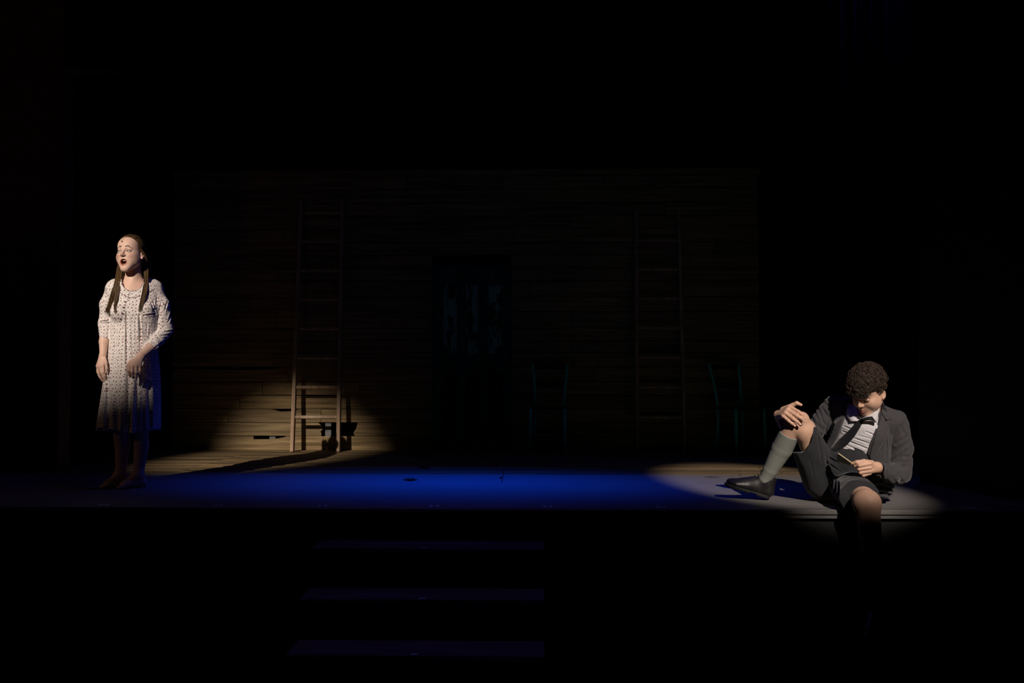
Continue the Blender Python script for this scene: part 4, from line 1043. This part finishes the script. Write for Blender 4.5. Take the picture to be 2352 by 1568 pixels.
# his right hand (screen left) laid over the raised knee
wr = D(1787, 953, -.10); fu.chain([D(1806, 985, .03), wr], [.034, .0265], .01)
kn = [D(1814, 934, -.175), D(1808.5, 941, -.185), D(1804, 948, -.188), D(1798.5, 955, -.184)]
for p, r in zip(kn, (.0130, .0135, .0130, .0120)): fu.cap(wr + (p - wr) * .08, p, .0185, r, .016)
for k_, (p1, p2, p3) in zip(kn, (((1834, 945.5, -.200), (1843, 951.5, -.196), (1848.5, 960, -.190)), ((1830, 954, -.210), (1840, 960, -.206), (1846.5, 967, -.200)),
                                 ((1821.5, 961, -.212), (1831, 968, -.210), (1838.5, 974.5, -.204)), ((1811.5, 966, -.206), (1819, 972, -.204), (1826, 977.5, -.200)))):
    s_ = .9 if k_ is kn[3] else 1.0
    fu.chain([k_, D(*p1), D(*p2), D(*p3)], [.0120 * s_, .0112 * s_, .0100 * s_, .0080 * s_], .005)
fu.chain([D(1799, 940, -.13), D(1821, 930, -.140), D(1830, 925.5, -.150), D(1840, 929.5, -.155)], [.0175, .0130, .0115, .0085], .012)
V1, Q1 = fu.mesh(); del fu
# legs
kz = D(1838, 972, -.10)
fg = Field(axis_pts([(-.62, .22, .004)]), axis_pts([(-.62, .26, .004)]), axis_pts([(-.56, .60, .004)]))
fg.ecap(D(1905, 1112, .10), D(1965, 1112, .10), (.11, .11), (.11, .11), (0, 0, 1), .04)
fg.cap(D(1903, 1105, .10), D(1846, 985, -.085), .084, .064, .03)
fg.cap(D(1846, 988, -.085), D(1826, 972, -.115), .063, .056, .03); fg.ell(D(1840, 960, -.125), (.045, .045, .040), None, .03)
fg.chain([D(1820, 978, -.115), D(1795, 1030, -.045), D(1757, 1100, .005), D(1760, 1124, .02)], [.055, .054, .029, .026], .012)
fg.chain([D(1950, 1112, .08), D(1990, 1153, -.42)], [.078, .070], .02)
fg.ell(D(1990, 1152, -.455), (.070, .055, .062), None, .03)
fg.chain([D(1993, 1160, -.44), D(1999, 1235, -.43), D(2006, 1330, -.40), D(2008, 1400, -.37)], [.066, .060, .040, .038], .03)
stage_clip(fg)
V2, Q2 = fg.mesh(); del fg
Vb = np.concatenate([V1, V2]); Qb = np.concatenate([Q1, Q2 + len(V1)])
hp = ((Vb - MC) @ MR) / MS
T = head_tint(hp, mzc, 0, (.50, .17, .14), (.03, .018, .012), (.50, .22, .15, .25), True); T[np.linalg.norm(hp, axis=1) > .16] = 0
for q in kn + [D(1974, 1068, -.28), D(1973, 1077, -.27), D(1976, 1085, -.26), D(1834, 945, -.2), D(1830, 954, -.21), D(1821, 961, -.21), D(1995, 1150, -.5)]:
    m_ = np.exp(-(np.linalg.norm(Vb - q, axis=1) / .013) ** 2) * .35; T[:, :3] = np.where(m_[:, None] > .02, (.52, .22, .16), T[:, :3]); T[:, 3] = np.maximum(T[:, 3], m_)
for q in ((1848.5, 960, -.198), (1846.5, 967, -.208), (1838.5, 974.5, -.212), (1826, 977.5, -.208)):      # finger nails
    m_ = (np.linalg.norm(Vb - D(*q), axis=1) < .0062) * .8; T[:, :3] = np.where(m_[:, None] > .02, (.74, .52, .45), T[:, :3]); T[:, 3] = np.maximum(T[:, 3], m_)
np_mesh('body', Vb, Qb, M['skin_m'], man, {'tint': ('FLOAT_COLOR', T)})
for s in (-1, 1): eye(man, tuple(Md((s * .031, -.0735, -.0012))), MR @ Rx_(radians(14)), MS)

# curly hair
fh = Field(axis_pts([(-.11, .11, .0022)]), axis_pts([(-.12, .13, .0022)]), axis_pts([(-.08, .16, .0022)]))
def mcap(x, y, z):
    d = d_ell(x, y, z, (0, .016, .056), (.088, .104, .090)); ax = np.abs(x)
    d = smin(d, d_ell(x, y, z, (0, -.054, .078), (.056, .036, .032)), .03)
    d = d + .004 * np.sin(x * 150 + 3 * np.sin(z * 70)) * np.sin(y * 140 + 2 * np.sin(x * 90)) + .004
    yl = np.interp(z[0, 0], [-.08, -.05, -.02, .0, .03, .05, .15], [.06, .045, .02, -.008, -.040, -.060, -.09]).astype(f32)[None, None, :]
    return smax(d, np.minimum(yl - y, f32(.046) + f32(3.0) * x * x - z + 0 * y), .006)
fh.put(mcap, (-1, -1, -1), (1, 1, 1), 0); V, Q = fh.mesh()
mh = np_mesh('hair', (V * MS) @ MR.T + MC, Q, M['hair_m'], man)
SR = []; rg = np.random.default_rng(11); n_ = 0
while n_ < 2600:
    d_ = unit(rg.normal(size=3)); p_ = np.array([0, .014, .056]) + d_ * np.array([.086, .102, .090])
    if d_[1] < -.3 and p_[2] < .050: continue
    if d_[1] < -.35: p_ = p_ + np.array([0, -.006, 0])
    if p_[2] < .0 and p_[1] < .02: continue
    if p_[2] < -.035: continue
    n_ += 1; lump = .007 * sin(11 * d_[0] + 1) * sin(9 * d_[1] + .5) * sin(10 * d_[2] + 2) + .005 * sin(23 * d_[0]) * sin(21 * d_[2] + 1 + 5 * d_[1]); p_ = p_ + d_ * lump; u = unit(np.cross(d_, rg.normal(size=3))); v = np.cross(d_, u); ph = rg.uniform(0, 6.28); R_ = rg.uniform(.0030, .0075); k = 14
    tt = np.linspace(0, 1, k); a = ph + tt * rg.uniform(5.5, 9.5)
    drift = u * (tt[:, None] - .5) * .022
    C_ = p_ + d_ * (.001 + .011 * np.sin(tt * pi))[:, None] + drift + u * (R_ * np.cos(a))[:, None] * .8 + v * (R_ * np.sin(a))[:, None]
    SR.append(((C_ * MS) @ MR.T + MC, .00115 * np.interp(tt, [0, .2, .8, 1], [.7, 1, .9, .25])))
for i in range(420):                 # fringe falling over the forehead
    x_ = rg.uniform(-.058, .058); b_ = np.array([x_, -.088 + 5 * x_ * x_ + rg.uniform(-.006, .01), .082 + rg.uniform(-.012, .012)]); k = 16
    tt = np.linspace(0, 1, k)[:, None]; ln = rg.uniform(.034, .060)
    C_ = b_ + tt * np.array([rg.uniform(-.01, .01), -.018, -ln]) + np.array([.006, 0, 0]) * np.sin(tt * 9 + i) + np.array([0, .007, 0]) * np.cos(tt * 8 + i * 2)
    SR.append(((C_ * MS) @ MR.T + MC, .0013 * np.interp(tt[:, 0], [0, .2, .8, 1], [.8, 1, .8, .2])))
hair_mesh('curls', SR, M['hair_m'], mh)

# shirt: front of the chest
def poly_xz(pts, dy=0.0): return [(D(px, py, dy)[0], D(px, py, dy)[2]) for px, py in pts]
AX = (axis_pts([(-.34, .44, .003)]), axis_pts([(-.30, .26, .003)]), axis_pts([(.0, .68, .003)]))
fs = Field(axis_pts([(-.16, .24, .0025)]), axis_pts([(-.20, .22, .003)]), axis_pts([(.14, .66, .0025)]))
fs.ecap(D(1953, 1058, .06), D(1985, 985, .03), (.135, .115), (.140, .114), (1, -.3, .3), .04)
fs.ecap(D(1985, 985, .03), D(1992, 955, .05), (.138, .114), (.092, .084), (1, -.3, .3), .05)
fs.ecap(D(1950, 948, .09), D(2030, 974, .03), (.048, .048), (.045, .045), (0, 0, 1), .05)
axs = unit(D(1992, 960, .03) - D(1953, 1058, .03))
def wrk(x, y, z):
    s_ = x * f32(axs[0]) + z * f32(axs[2]); c_ = x * f32(axs[2]) - z * f32(axs[0]); low = np.clip((.40 - z) / .14, 0.15, 1)
    return (.0015 * low * np.sin(s_ * 175 + 5 * np.sin(c_ * 17 + 1) + 10 * c_) + .0010 * np.sin(s_ * 95 - c_ * 40 + 2)).astype(f32)
fs.put(wrk, (-1, -1, -1), (1, 1, 1), 0, 'shift')
crease(fs, D, [((1988, 989), (2014, 1000), 1), ((1938, 978), (1962, 986), .9), ((1934, 1016), (1992, 1040), 1.1), ((1946, 1010), (1999, 1031), 1), ((1958, 1003), (1995, 1016), .8), ((1930, 1028), (1988, 1049), 1.1), ((1972, 998), (2002, 1006), .5), ((1936, 990), (1950, 994), .7)], .006, .0042, .04)
fs.ecap(D(1996, 962, .02), D(1994, 925, .0), (.066, .066), (.070, .070), (1, 0, 0), .004, 'cut')
V, Q = fs.mesh(); shirt = np_mesh('shirt', V, Q, M['shirt'], man)
bs = BVHTree.FromPolygons([tuple(v) for v in V], [tuple(q) for q in Q.tolist()])
def sheet(name, bvh, poly, off, thick, m, parent, lift=None, n=26):
    """a flat piece of cloth following the surface under it: the outline is filled with a grid and draped."""
    from mathutils.geometry import delaunay_2d_cdt
    P = np.array(poly, float); lo, hi = P.min(0), P.max(0); st_ = max(hi - lo) / n; rim = []
    for i in range(len(P)):
        e = P[(i + 1) % len(P)] - P[i]; k = max(1, int(np.hypot(*e) / st_))
        rim += [P[i] + e * j / k for j in range(k)]
    XX, YY = np.meshgrid(np.arange(lo[0], hi[0], st_), np.arange(lo[1], hi[1], st_), indexing='ij'); dd = polydist((XX, YY), poly)
    pts = rim + [np.array(q) for q in np.stack([XX, YY], -1)[dd < -st_ * .6]]
    nr = len(rim); r_ = delaunay_2d_cdt([Vector(map(float, q)) for q in pts], [(i, (i + 1) % nr) for i in range(nr)], [], 1, 1e-6)
    Q2 = np.array([tuple(v) for v in r_[0]]); F = [tuple(f) for f in r_[2]]
    hy = np.array([on_front(bvh, D, [tuple(q)], 0.0)[0][1] for q in Q2]); c0 = (Q2 - Q2.mean(0)) / 20
    A_ = np.stack([np.ones(len(Q2)), c0[:, 0], c0[:, 1], c0[:, 0] * c0[:, 1], c0[:, 0] ** 2, c0[:, 1] ** 2], 1); ok = np.abs(hy - np.median(hy)) < .10
    for _ in range(6):
        co = np.linalg.lstsq(A_[ok], hy[ok], rcond=None)[0]; res = hy - A_ @ co; ok = np.abs(res) < max(.008, 1.6 * np.median(np.abs(res)))
    fit = A_ @ co; yy = np.where(np.abs(hy - fit) < .022, np.minimum(hy, fit + .004), fit) - off
    V = [D(float(q[0]), float(q[1]), float(y_)) for q, y_ in zip(Q2, yy)]
    if F:
        nz = np.cross(V[F[0][1]] - V[F[0][0]], V[F[0][2]] - V[F[0][0]])
        if nz[1] > 0: F = [f_[::-1] for f_ in F]
    o = pyd(name, V, F, m, parent, True); s_ = o.modifiers.new('thickness', 'SOLIDIFY'); s_.thickness = thick; s_.offset = 0; return o
tie = sheet('tie', bs, [(1968, 958), (1980, 957), (1984, 966), (1974, 984), (1962, 1003), (1945, 1022), (1925, 1036), (1893, 1047), (1903, 1038), (1914, 1026), (1928, 1008), (1948, 990), (1962, 975)], .006, .004, M['tie'], man, n=34)
kp = on_front(bs, D, [(1975, 963)], .008)[0]
bm = bmesh.new(); bmesh.ops.create_uvsphere(bm, u_segments=14, v_segments=10, radius=.02); bmesh.ops.scale(bm, vec=(1.0, .6, .9), verts=bm.verts); me = bpy.data.meshes.new('knot'); bm.to_mesh(me); bm.free()
o = link('knot', me, M['tie'], tie, True); o.location = kp + np.array([0, -.002, 0])
# shirt collar: two points and a band round the neck
def quadstrip(name, A_, B_, thick, m, parent):
    V = list(A_) + list(B_); n = len(A_); o = pyd(name, V, [(i, i + 1, n + i + 1, n + i) for i in range(n - 1)], m, parent, True)
    s_ = o.modifiers.new('thickness', 'SOLIDIFY'); s_.thickness = thick; s_.offset = 0; return o
quadstrip('collar', [D(1979, 960, -.105), D(1992, 955, -.11), (D(2006, 944, -.09)), D(2014, 930, -.05), D(2020, 912, .02), D(2014, 902, .08)],
          [D(1984, 967, -.12), D(2001, 966, -.128), D(2014, 971, -.122), D(2017, 953, -.10), D(2022, 926, -.01), D(2020, 912, .06)], .003, M['shirt'], shirt)
quadstrip('collar', [D(1974, 962, -.095), D(1962, 957, -.075), D(1954, 947, -.04), D(1950, 934, .02), D(1952, 925, .07)],
          [D(1969, 967, -.105), D(1955, 967, -.092), D(1946, 958, -.05), D(1942, 944, .01), D(1944, 934, .06)], .003, M['shirt'], shirt)
quadstrip('tie_band', [D(1981, 960, -.125), D(1993, 957, -.132), D(2003, 956, -.125)], [D(1983, 967, -.127), D(1996, 961.5, -.134), D(2013, 970, -.124)], .004, M['tie'], tie)

# jacket
fj = Field(axis_pts([(-.32, .42, .003)]), axis_pts([(-.26, .30, .003)]), axis_pts([(.0, .68, .003)]))
body_j = [(D(1945, 1075, .08), D(1980, 990, .04), (.165, .130), (.165, .135)), (D(1980, 990, .04), D(1990, 955, .06), (.16, .13), (.11, .10))]
for a, b, ra, rb in body_j: fj.ecap(a, b, ra, rb, (1, -.3, .3), .05)
fj.ecap(D(1928, 936, .10), D(2048, 968, .03), (.062, .065), (.065, .068), (0, 0, 1), .05)
fj.cap(D(1985, 948, .07), D(1940, 936, .09), .055, .06, .04); fj.cap(D(1995, 946, .05), D(2045, 966, .03), .055, .06, .04)
fj.ecap(D(2010, 1040, .06), D(2022, 1120, .08), (.085, .11), (.075, .10), (1, 0, 0), .05)
inner = fj.G.copy()
# arms
arm = Field(fj.x, fj.y, fj.z)
arm.chain([D(1916, 932, .10), D(1893, 962, .11), D(1862, 1005, .10)], [.064, .066, .058], .03)
arm.chain([D(1862, 1005, .10), D(1815, 985, .03)], [.058, .042], .02)
arm.chain([D(2058, 968, .03), D(2071, 1030, .06), D(2068, 1088, .03)], [.068, .066, .062], .03)
arm.chain([D(2066, 1088, .02), D(2045, 1088, -.10), D(2024, 1079, -.175)], [.062, .054, .044], .02)
a1 = unit(D(1862, 1005, .10) - D(1916, 932, .10)); a2 = unit(D(2068, 1088, .03) - D(2058, 968, .03))
def wa(x, y, z):
    s1 = (x * f32(a1[0]) + y * f32(a1[1]) + z * f32(a1[2])); s2 = x * .5 - z
    L_ = (.0020 * np.sin(s1 * 130 + 2.5 * np.sin(x * 30 + z * 22))) * np.clip((-.06 - x) / .04, 0, 1)
    R_ = (.0022 * np.sin(s2 * 52 + 2.0 * np.sin(x * 22 + y * 16)) + .0010 * np.sin(s2 * 100 + x * 60)) * np.clip((x - .18) / .04, 0, 1) * 1.0
    return (L_ + R_).astype(f32) + 0 * y
arm.put(wa, (-1, -1, -1), (1, 1, 1), 0, 'shift')
cw = D(2018, 1077, -.195); cn = unit(D(2012, 1076, -.22) - D(2045, 1088, -.10))
arm.put(lambda x, y, z: (x - f32(cw[0])) * f32(cn[0]) + (y - f32(cw[1])) * f32(cn[1]) + (z - f32(cw[2])) * f32(cn[2]), (.0, -1, -1), (1, 1, 1), 0, 'and')
arm.cap(cw + cn * .03, cw - cn * .02, .036, .036, .002, 'cut')
for a, b, r in (((2083, 1003, -.02), (2058, 1018, -.03), .004), ((2080, 1042, -.02), (2045, 1060, -.05), .005), ((2086, 1068, -.01), (2050, 1065, -.07), .005), ((2068, 1112, -.05), (2056, 1085, -.09), .005),
                ((1880, 955, .04), (1896, 975, .045), .003), ((1873, 968, .04), (1888, 990, .045), .003), ((1889, 940, .04), (1905, 962, .045), .003)):
    arm.cap(D(*a), D(*b), r, r * .7, .014, 'cut')
# the trunk of the jacket is a shell, open down the front over the shirt
XX, ZZ = fj.x[:, None], fj.z[None, :]
openp = poly_xz([(1944, 905), (1940, 962), (1925, 1005), (1908, 1033), (1888, 1046), (1880, 1075), (1900, 1130), (2000, 1130), (1999, 1062), (1993, 1040), (2003, 1008), (2016, 969), (2023, 925), (2018, 890)], -.09)
od = polydist((XX, ZZ), openp)[:, None, :]
shell = np.maximum(inner, -(inner + .012))
front = (fj.y[None, :, None] - f32(.045))                      # the opening only cuts the front
shell = np.maximum(shell, -np.maximum(od, front))
shell = np.maximum(shell, -d_ecap(*fj.grid((slice(None),) * 3), D(1998, 965, .03), D(1996, 915, .02), (.072, .072), (.078, .078), (1, 0, 0)))
fj.G = smin(shell, arm.G, .010).astype(f32)
crease(fj, D, [((2086, 1000), (2058, 1019), 1.2), ((2082, 1034), (2048, 1060), 1.3), ((2096, 1048), (2066, 1048), .7), ((2092, 1074), (2058, 1070), .6), ((2060, 1084), (2074, 1108), .4), ((2046, 1090), (2058, 1110), .3), ((2070, 980), (2078, 1000), .5)], .010, .0080, .09)
crease(fj, D, [((1877, 938), (1889, 962), .5), ((1870, 946), (1882, 972), .6), ((1886, 932), (1896, 952), .5), ((1864, 958), (1876, 984), .5), ((1903, 965), (1886, 1022), 1.1), ((1912, 925), (1905, 960), .5)], .007, .0050, .14)
crease(fj, D, [((2036, 1000), (2034, 1052), .8), ((2046, 975), (2040, 1030), .6), ((2022, 1062), (2026, 1110), .8)], .007, .006, .06)
# tail folds over the hip
def tail(x, y, z): return (.006 * np.sin(z * 150 + 3 * np.sin(x * 30)) * np.clip((.16 - z) / .06, 0, 1)).astype(f32) + 0 * y
fj.put(tail, (.05, -1, -1), (1, 1, .2), 0, 'shift')
stage_clip(fj)
V, Q = fj.mesh(); jacket = np_mesh('jacket', V, Q, M['jacket'], man)
bj = BVHTree.FromPolygons([tuple(v) for v in V], [tuple(q) for q in Q.tolist()])
del fj, arm, shell, inner
sheet('lapel', bj, [(2023, 925), (2031, 942), (2047, 962), (2044, 975), (2038, 995), (2026, 1020), (2012, 1043), (2001, 1060), (1997, 1048), (2007, 1010), (2019, 972), (2025, 940)], .007, .006, M['jacket'], jacket)
sheet('jacket_collar', bj, [(2024, 913), (2030, 928), (2050, 962), (2036, 964), (2026, 950), (2023, 930)], .013, .005, M['jacket'], jacket)
sheet('lapel', bj, [(1934, 958), (1916, 972), (1906, 1000), (1890, 1034), (1892, 1042), (1904, 1034), (1922, 1006), (1937, 966)], .007, .006, M['jacket'], jacket)
for z_ in ((1893, 1036),):
    pass

# shorts
ft = Field(axis_pts([(-.46, .30, .0035)]), axis_pts([(-.52, .28, .0035)]), axis_pts([(-.10, .46, .0035)]))
ft.ecap(D(1895, 1105, .10), D(1975, 1105, .08), (.115, .125), (.115, .12), (0, 0, 1), .05)
ft.ecap(D(1915, 1088, .05), D(1962, 1062, .02), (.10, .12), (.135, .12), (1, -.3, .3), .04)
# raised thigh
ft.ecap(D(1888, 1098, .07), D(1846, 1000, -.075), (.125, .115), (.092, .090), (.4, 1, 0), .03)
hm = poly_xz([(1872, 940), (1870, 968), (1868, 990), (1862, 1015), (1853, 1033), (1838, 1040), (1820, 1042), (1790, 1060), (1700, 900), (1850, 900)], -.15)
hd_ = polydist((ft.x[:, None], ft.z[None, :]), hm)[:, None, :]
# lying thigh, over the edge
tmp = Field(ft.x, ft.y, ft.z)
tmp.ecap(D(1942, 1110, .06), D(1978, 1146, -.40), (.110, .100), (.108, .092), (1, 0, .25), .02)
tmp.put(lambda x, y, z: (f32(-.365) - y) + .03 * np.clip((z - .06) / .1, -1, 1) + 0 * x, (-1, -1, -1), (1, 1, 1), 0, 'and')
inn = tmp.G + .009; lo_ = (ft.y[None, :, None] < -.34); tmp.G = np.where(lo_, np.maximum(tmp.G, -inn), tmp.G)
g_ = ft.G; g_ = np.maximum(g_, -hd_)                       # hem of the raised leg
g_ = np.maximum(g_, -(d_cap(*ft.grid((slice(None),) * 3), D(1853, 1003, -.075), D(1838, 985, -.11), .067, .072)))
ft.G = smin(g_, tmp.G, .015)
def wt(x, y, z): return (.0022 * np.sin(x * 50 + z * 35 + 2 * np.sin(y * 20)) + .0008 * np.sin(z * 90 - x * 60 + y * 50)).astype(f32)
ft.put(wt, (-1, -1, -1), (1, 1, 1), 0, 'shift')
crease(ft, D, [((1905, 1096), (1904, 1118), 1, -.1), ((1912, 1098), (1911, 1122), 1, -.1), ((1919, 1101), (1919, 1126), 1, -.1), ((1926, 1104), (1927, 1128), .8, -.1), ((1898, 1046), (1926, 1062), 1), ((1896, 1058), (1930, 1080), 1), ((1897, 1040), (1903, 1092), 1.2), ((1880, 1000), (1889, 1060), .8), ((1862, 1050), (1872, 1100), .5)], .008, .0050, .10)
stage_clip(ft)
V, Q = ft.mesh(); shorts = np_mesh('shorts', V, Q, M['shorts'], man); del ft, tmp
bt = BVHTree.FromPolygons([tuple(v) for v in V], [tuple(q) for q in Q.tolist()])
sheet('waistband', bs, [(1924, 1037), (1950, 1046), (1988, 1056), (1986, 1068), (1950, 1061), (1920, 1049)], .010, .008, M['shorts'], shorts)

# socks and shoes
def sock(pts, rad, cut_p, cut_n, label=None):
    P_ = np.array(pts); lo, hi = P_.min(0) - .09, P_.max(0) + .09
    f_ = Field(axis_pts([(lo[0], hi[0], .003)]), axis_pts([(lo[1], hi[1], .003)]), axis_pts([(lo[2], hi[2], .003)]))
    f_.chain(pts, rad, .03); c, n_ = cut_p, unit(cut_n)
    f_.put(lambda x, y, z: (x - f32(c[0])) * f32(n_[0]) + (y - f32(c[1])) * f32(n_[1]) + (z - f32(c[2])) * f32(n_[2]), (-9, -9, -9), (9, 9, 9), 0, 'and')
    if hi[2] > .2: stage_clip(f_)
    V, Q = f_.mesh(); ax = unit(P_[0] - P_[-1]); u = unit(np.cross(ax, (0, 1, 0))); v = np.cross(ax, u)
    segd = np.stack([seg_t(V, P_[i], P_[i + 1])[1] for i in range(len(P_) - 1)]); k = segd.argmin(0)
    C_ = np.zeros_like(V)
    for i in range(len(P_) - 1):
        t_, _ = seg_t(V, P_[i], P_[i + 1]); C_[k == i] = (P_[i] + t_[:, None] * (P_[i + 1] - P_[i]))[k == i]
    q = V - C_; ang = np.arctan2(q @ u, q @ v)
    return np_mesh('sock', V, Q, M['sock'], man, {'pat': ('FLOAT_VECTOR', np.stack([ang, V @ ax, 0 * ang], 1))})
tp_ = D(1811, 994, -.085)
sock([D(1822, 976, -.115), D(1796, 1030, -.045), D(1770, 1078, -.01), D(1757, 1100, .005), D(1760, 1124, .02)], [.061, .064, .046, .038, .033], tp_, D(1826, 968, -.115) - D(1792, 1034, -.05))
sock([D(1993, 1160, -.44), D(1999, 1250, -.43), D(2006, 1330, -.40), D(2008, 1400, -.37)], [.069, .063, .043, .041], D(1997, 1262, -.43), (0, 0, 1))
def shoe(org, fwd, up, L_=.295):
    """black lace-up shoe; origin at the bottom of the heel, fwd = toe direction, up = top."""
    fx = unit(fwd); uz = unit(np.array(up) - fx * (np.array(up) @ fx)); sy = np.cross(uz, fx); Rm = np.stack([fx, sy, uz], 1)
    f_ = Field(axis_pts([(-.04, L_ + .04, .0025)]), axis_pts([(-.075, .075, .0025)]), axis_pts([(-.005, .155, .0025)]))
    f_.ecap((.035, 0, .045), (.10, 0, .045), (.034, .040), (.035, .037), (0, 1, 0), .02)
    f_.ecap((.10, 0, .042), (.215, 0, .030), (.038, .034), (.050, .028), (0, 1, 0), .03)
    f_.ell((L_ - .055, 0, .032), (.052, .045, .028), None, .02)
    f_.chain([(.030, 0, .05), (.035, 0, .115)], [.038, .041], .03); f_.chain([(.06, 0, .098), (.18, 0, .050)], [.042, .032], .03)
    f_.put(lambda x, y, z: z - f32(.132) + .25 * (x - f32(.02)) * (x < .12) + 0 * y, (-1, -1, .08), (1, 1, 1), .004, 'and')
    f_.cap((.033, 0, .17), (.040, 0, .105), .036, .031, .004, 'cut')
    f_.put(lambda x, y, z: f32(.018) - z + 0 * x * y, (-1, -1, -1), (1, 1, .1), 0, 'and')
    V, Q = f_.mesh(); T_ = lambda P: np.asarray(P) @ Rm.T + np.array(org)
    sh = np_mesh('shoe', T_(V), Q, M['leather'], man)
    g2 = Field(axis_pts([(-.03, L_ + .03, .0025)]), axis_pts([(-.07, .07, .0025)]), axis_pts([(-.006, .04, .0025)]))
    g2.ecap((.035, 0, .014), (.11, 0, .014), (.038, .03), (.036, .03), (0, 1, 0), .02); g2.ecap((.11, 0, .014), (.21, 0, .014), (.038, .03), (.052, .03), (0, 1, 0), .02); g2.ell((L_ - .052, 0, .014), (.056, .050, .03), None, .02)
    g2.put(lambda x, y, z: np.maximum(z - f32(.021), f32(.0005) - z + .010 * ((x > .085) & (x < .13))) + 0 * x * y, (-1, -1, -1), (1, 1, 1), 0, 'and')
    V, Q = g2.mesh(); np_mesh('sole', T_(V), Q, M['sole'], sh)
    mb = MB()
    for k in range(5):
        x = .085 + k * .019; z = .139 - k * .0135; w = .024
        mb.tube(T_([(x, -w, z - .012), (x + .004, -.010, z + .001), (x + .006, .010, z + .001), (x + .008, w, z - .012)]), .0022, 5)
    for s in (-1, 1):
        mb.tube(T_([(.08, 0, .140), (.085, s * .018, .153), (.095, s * .034, .155), (.098, s * .036, .143), (.088, s * .020, .139), (.08, 0, .140)]), .0018, 5)
    mb.tube(T_([(.08, 0, .140), (.092, .004, .150), (.105, -.004, .160), (.120, -.010, .172)]), .0018, 5)
    o = mb.make('laces', M['wire'], sh, True); return sh
h0 = D(1766, 1152, -.02); h0[2] = .003; tdir = D(1672, 1122, .02) - D(1766, 1152, -.02)
hb = D(1769, 1152, .02); hb[2] = .004
shoe(hb, unit(np.array([tdir[0], -.03, .0])) + np.array([0, 0, .29]), (0, 0, 1), .285)
f2 = D(2010, 1405, -.35); shoe(f2 + np.array([.01, .03, -.055]), (-.25, -1, -.25), (0, -.25, 1))

# folded paper held in the left hand
bk = empty('small_notebook', tuple(D.O), D.a); tag(bk, 'small open notebook with a cream page held by the seated person', 'notebook')
P0, P1 = D(1924, 1041, -.215), D(1955, 1063, -.288)
def leaf(name, c, th_, m):
    V = list(c) + [q + np.array(th_) for q in c]
    return MB().add(V, [(0, 1, 2, 3), (7, 6, 5, 4), (0, 4, 5, 1), (1, 5, 6, 2), (2, 6, 7, 3), (3, 7, 4, 0)]).make(name, m, bk)
e_ = np.array([.006, .028, -.001])
leaf('page', [P0, P1, P1 + e_, P0 + e_], (0, 0, .0015), M['paper'])
d_ = np.array([-.006, .012, -.045])
leaf('cover', [P0 + (0, .001, -.001), P1 + (0, .001, -.001), P1 + d_ * .35, P0 + d_], (0, .002, 0), mat_plain('dark_olive_cover', (.022, .02, .012), .7))
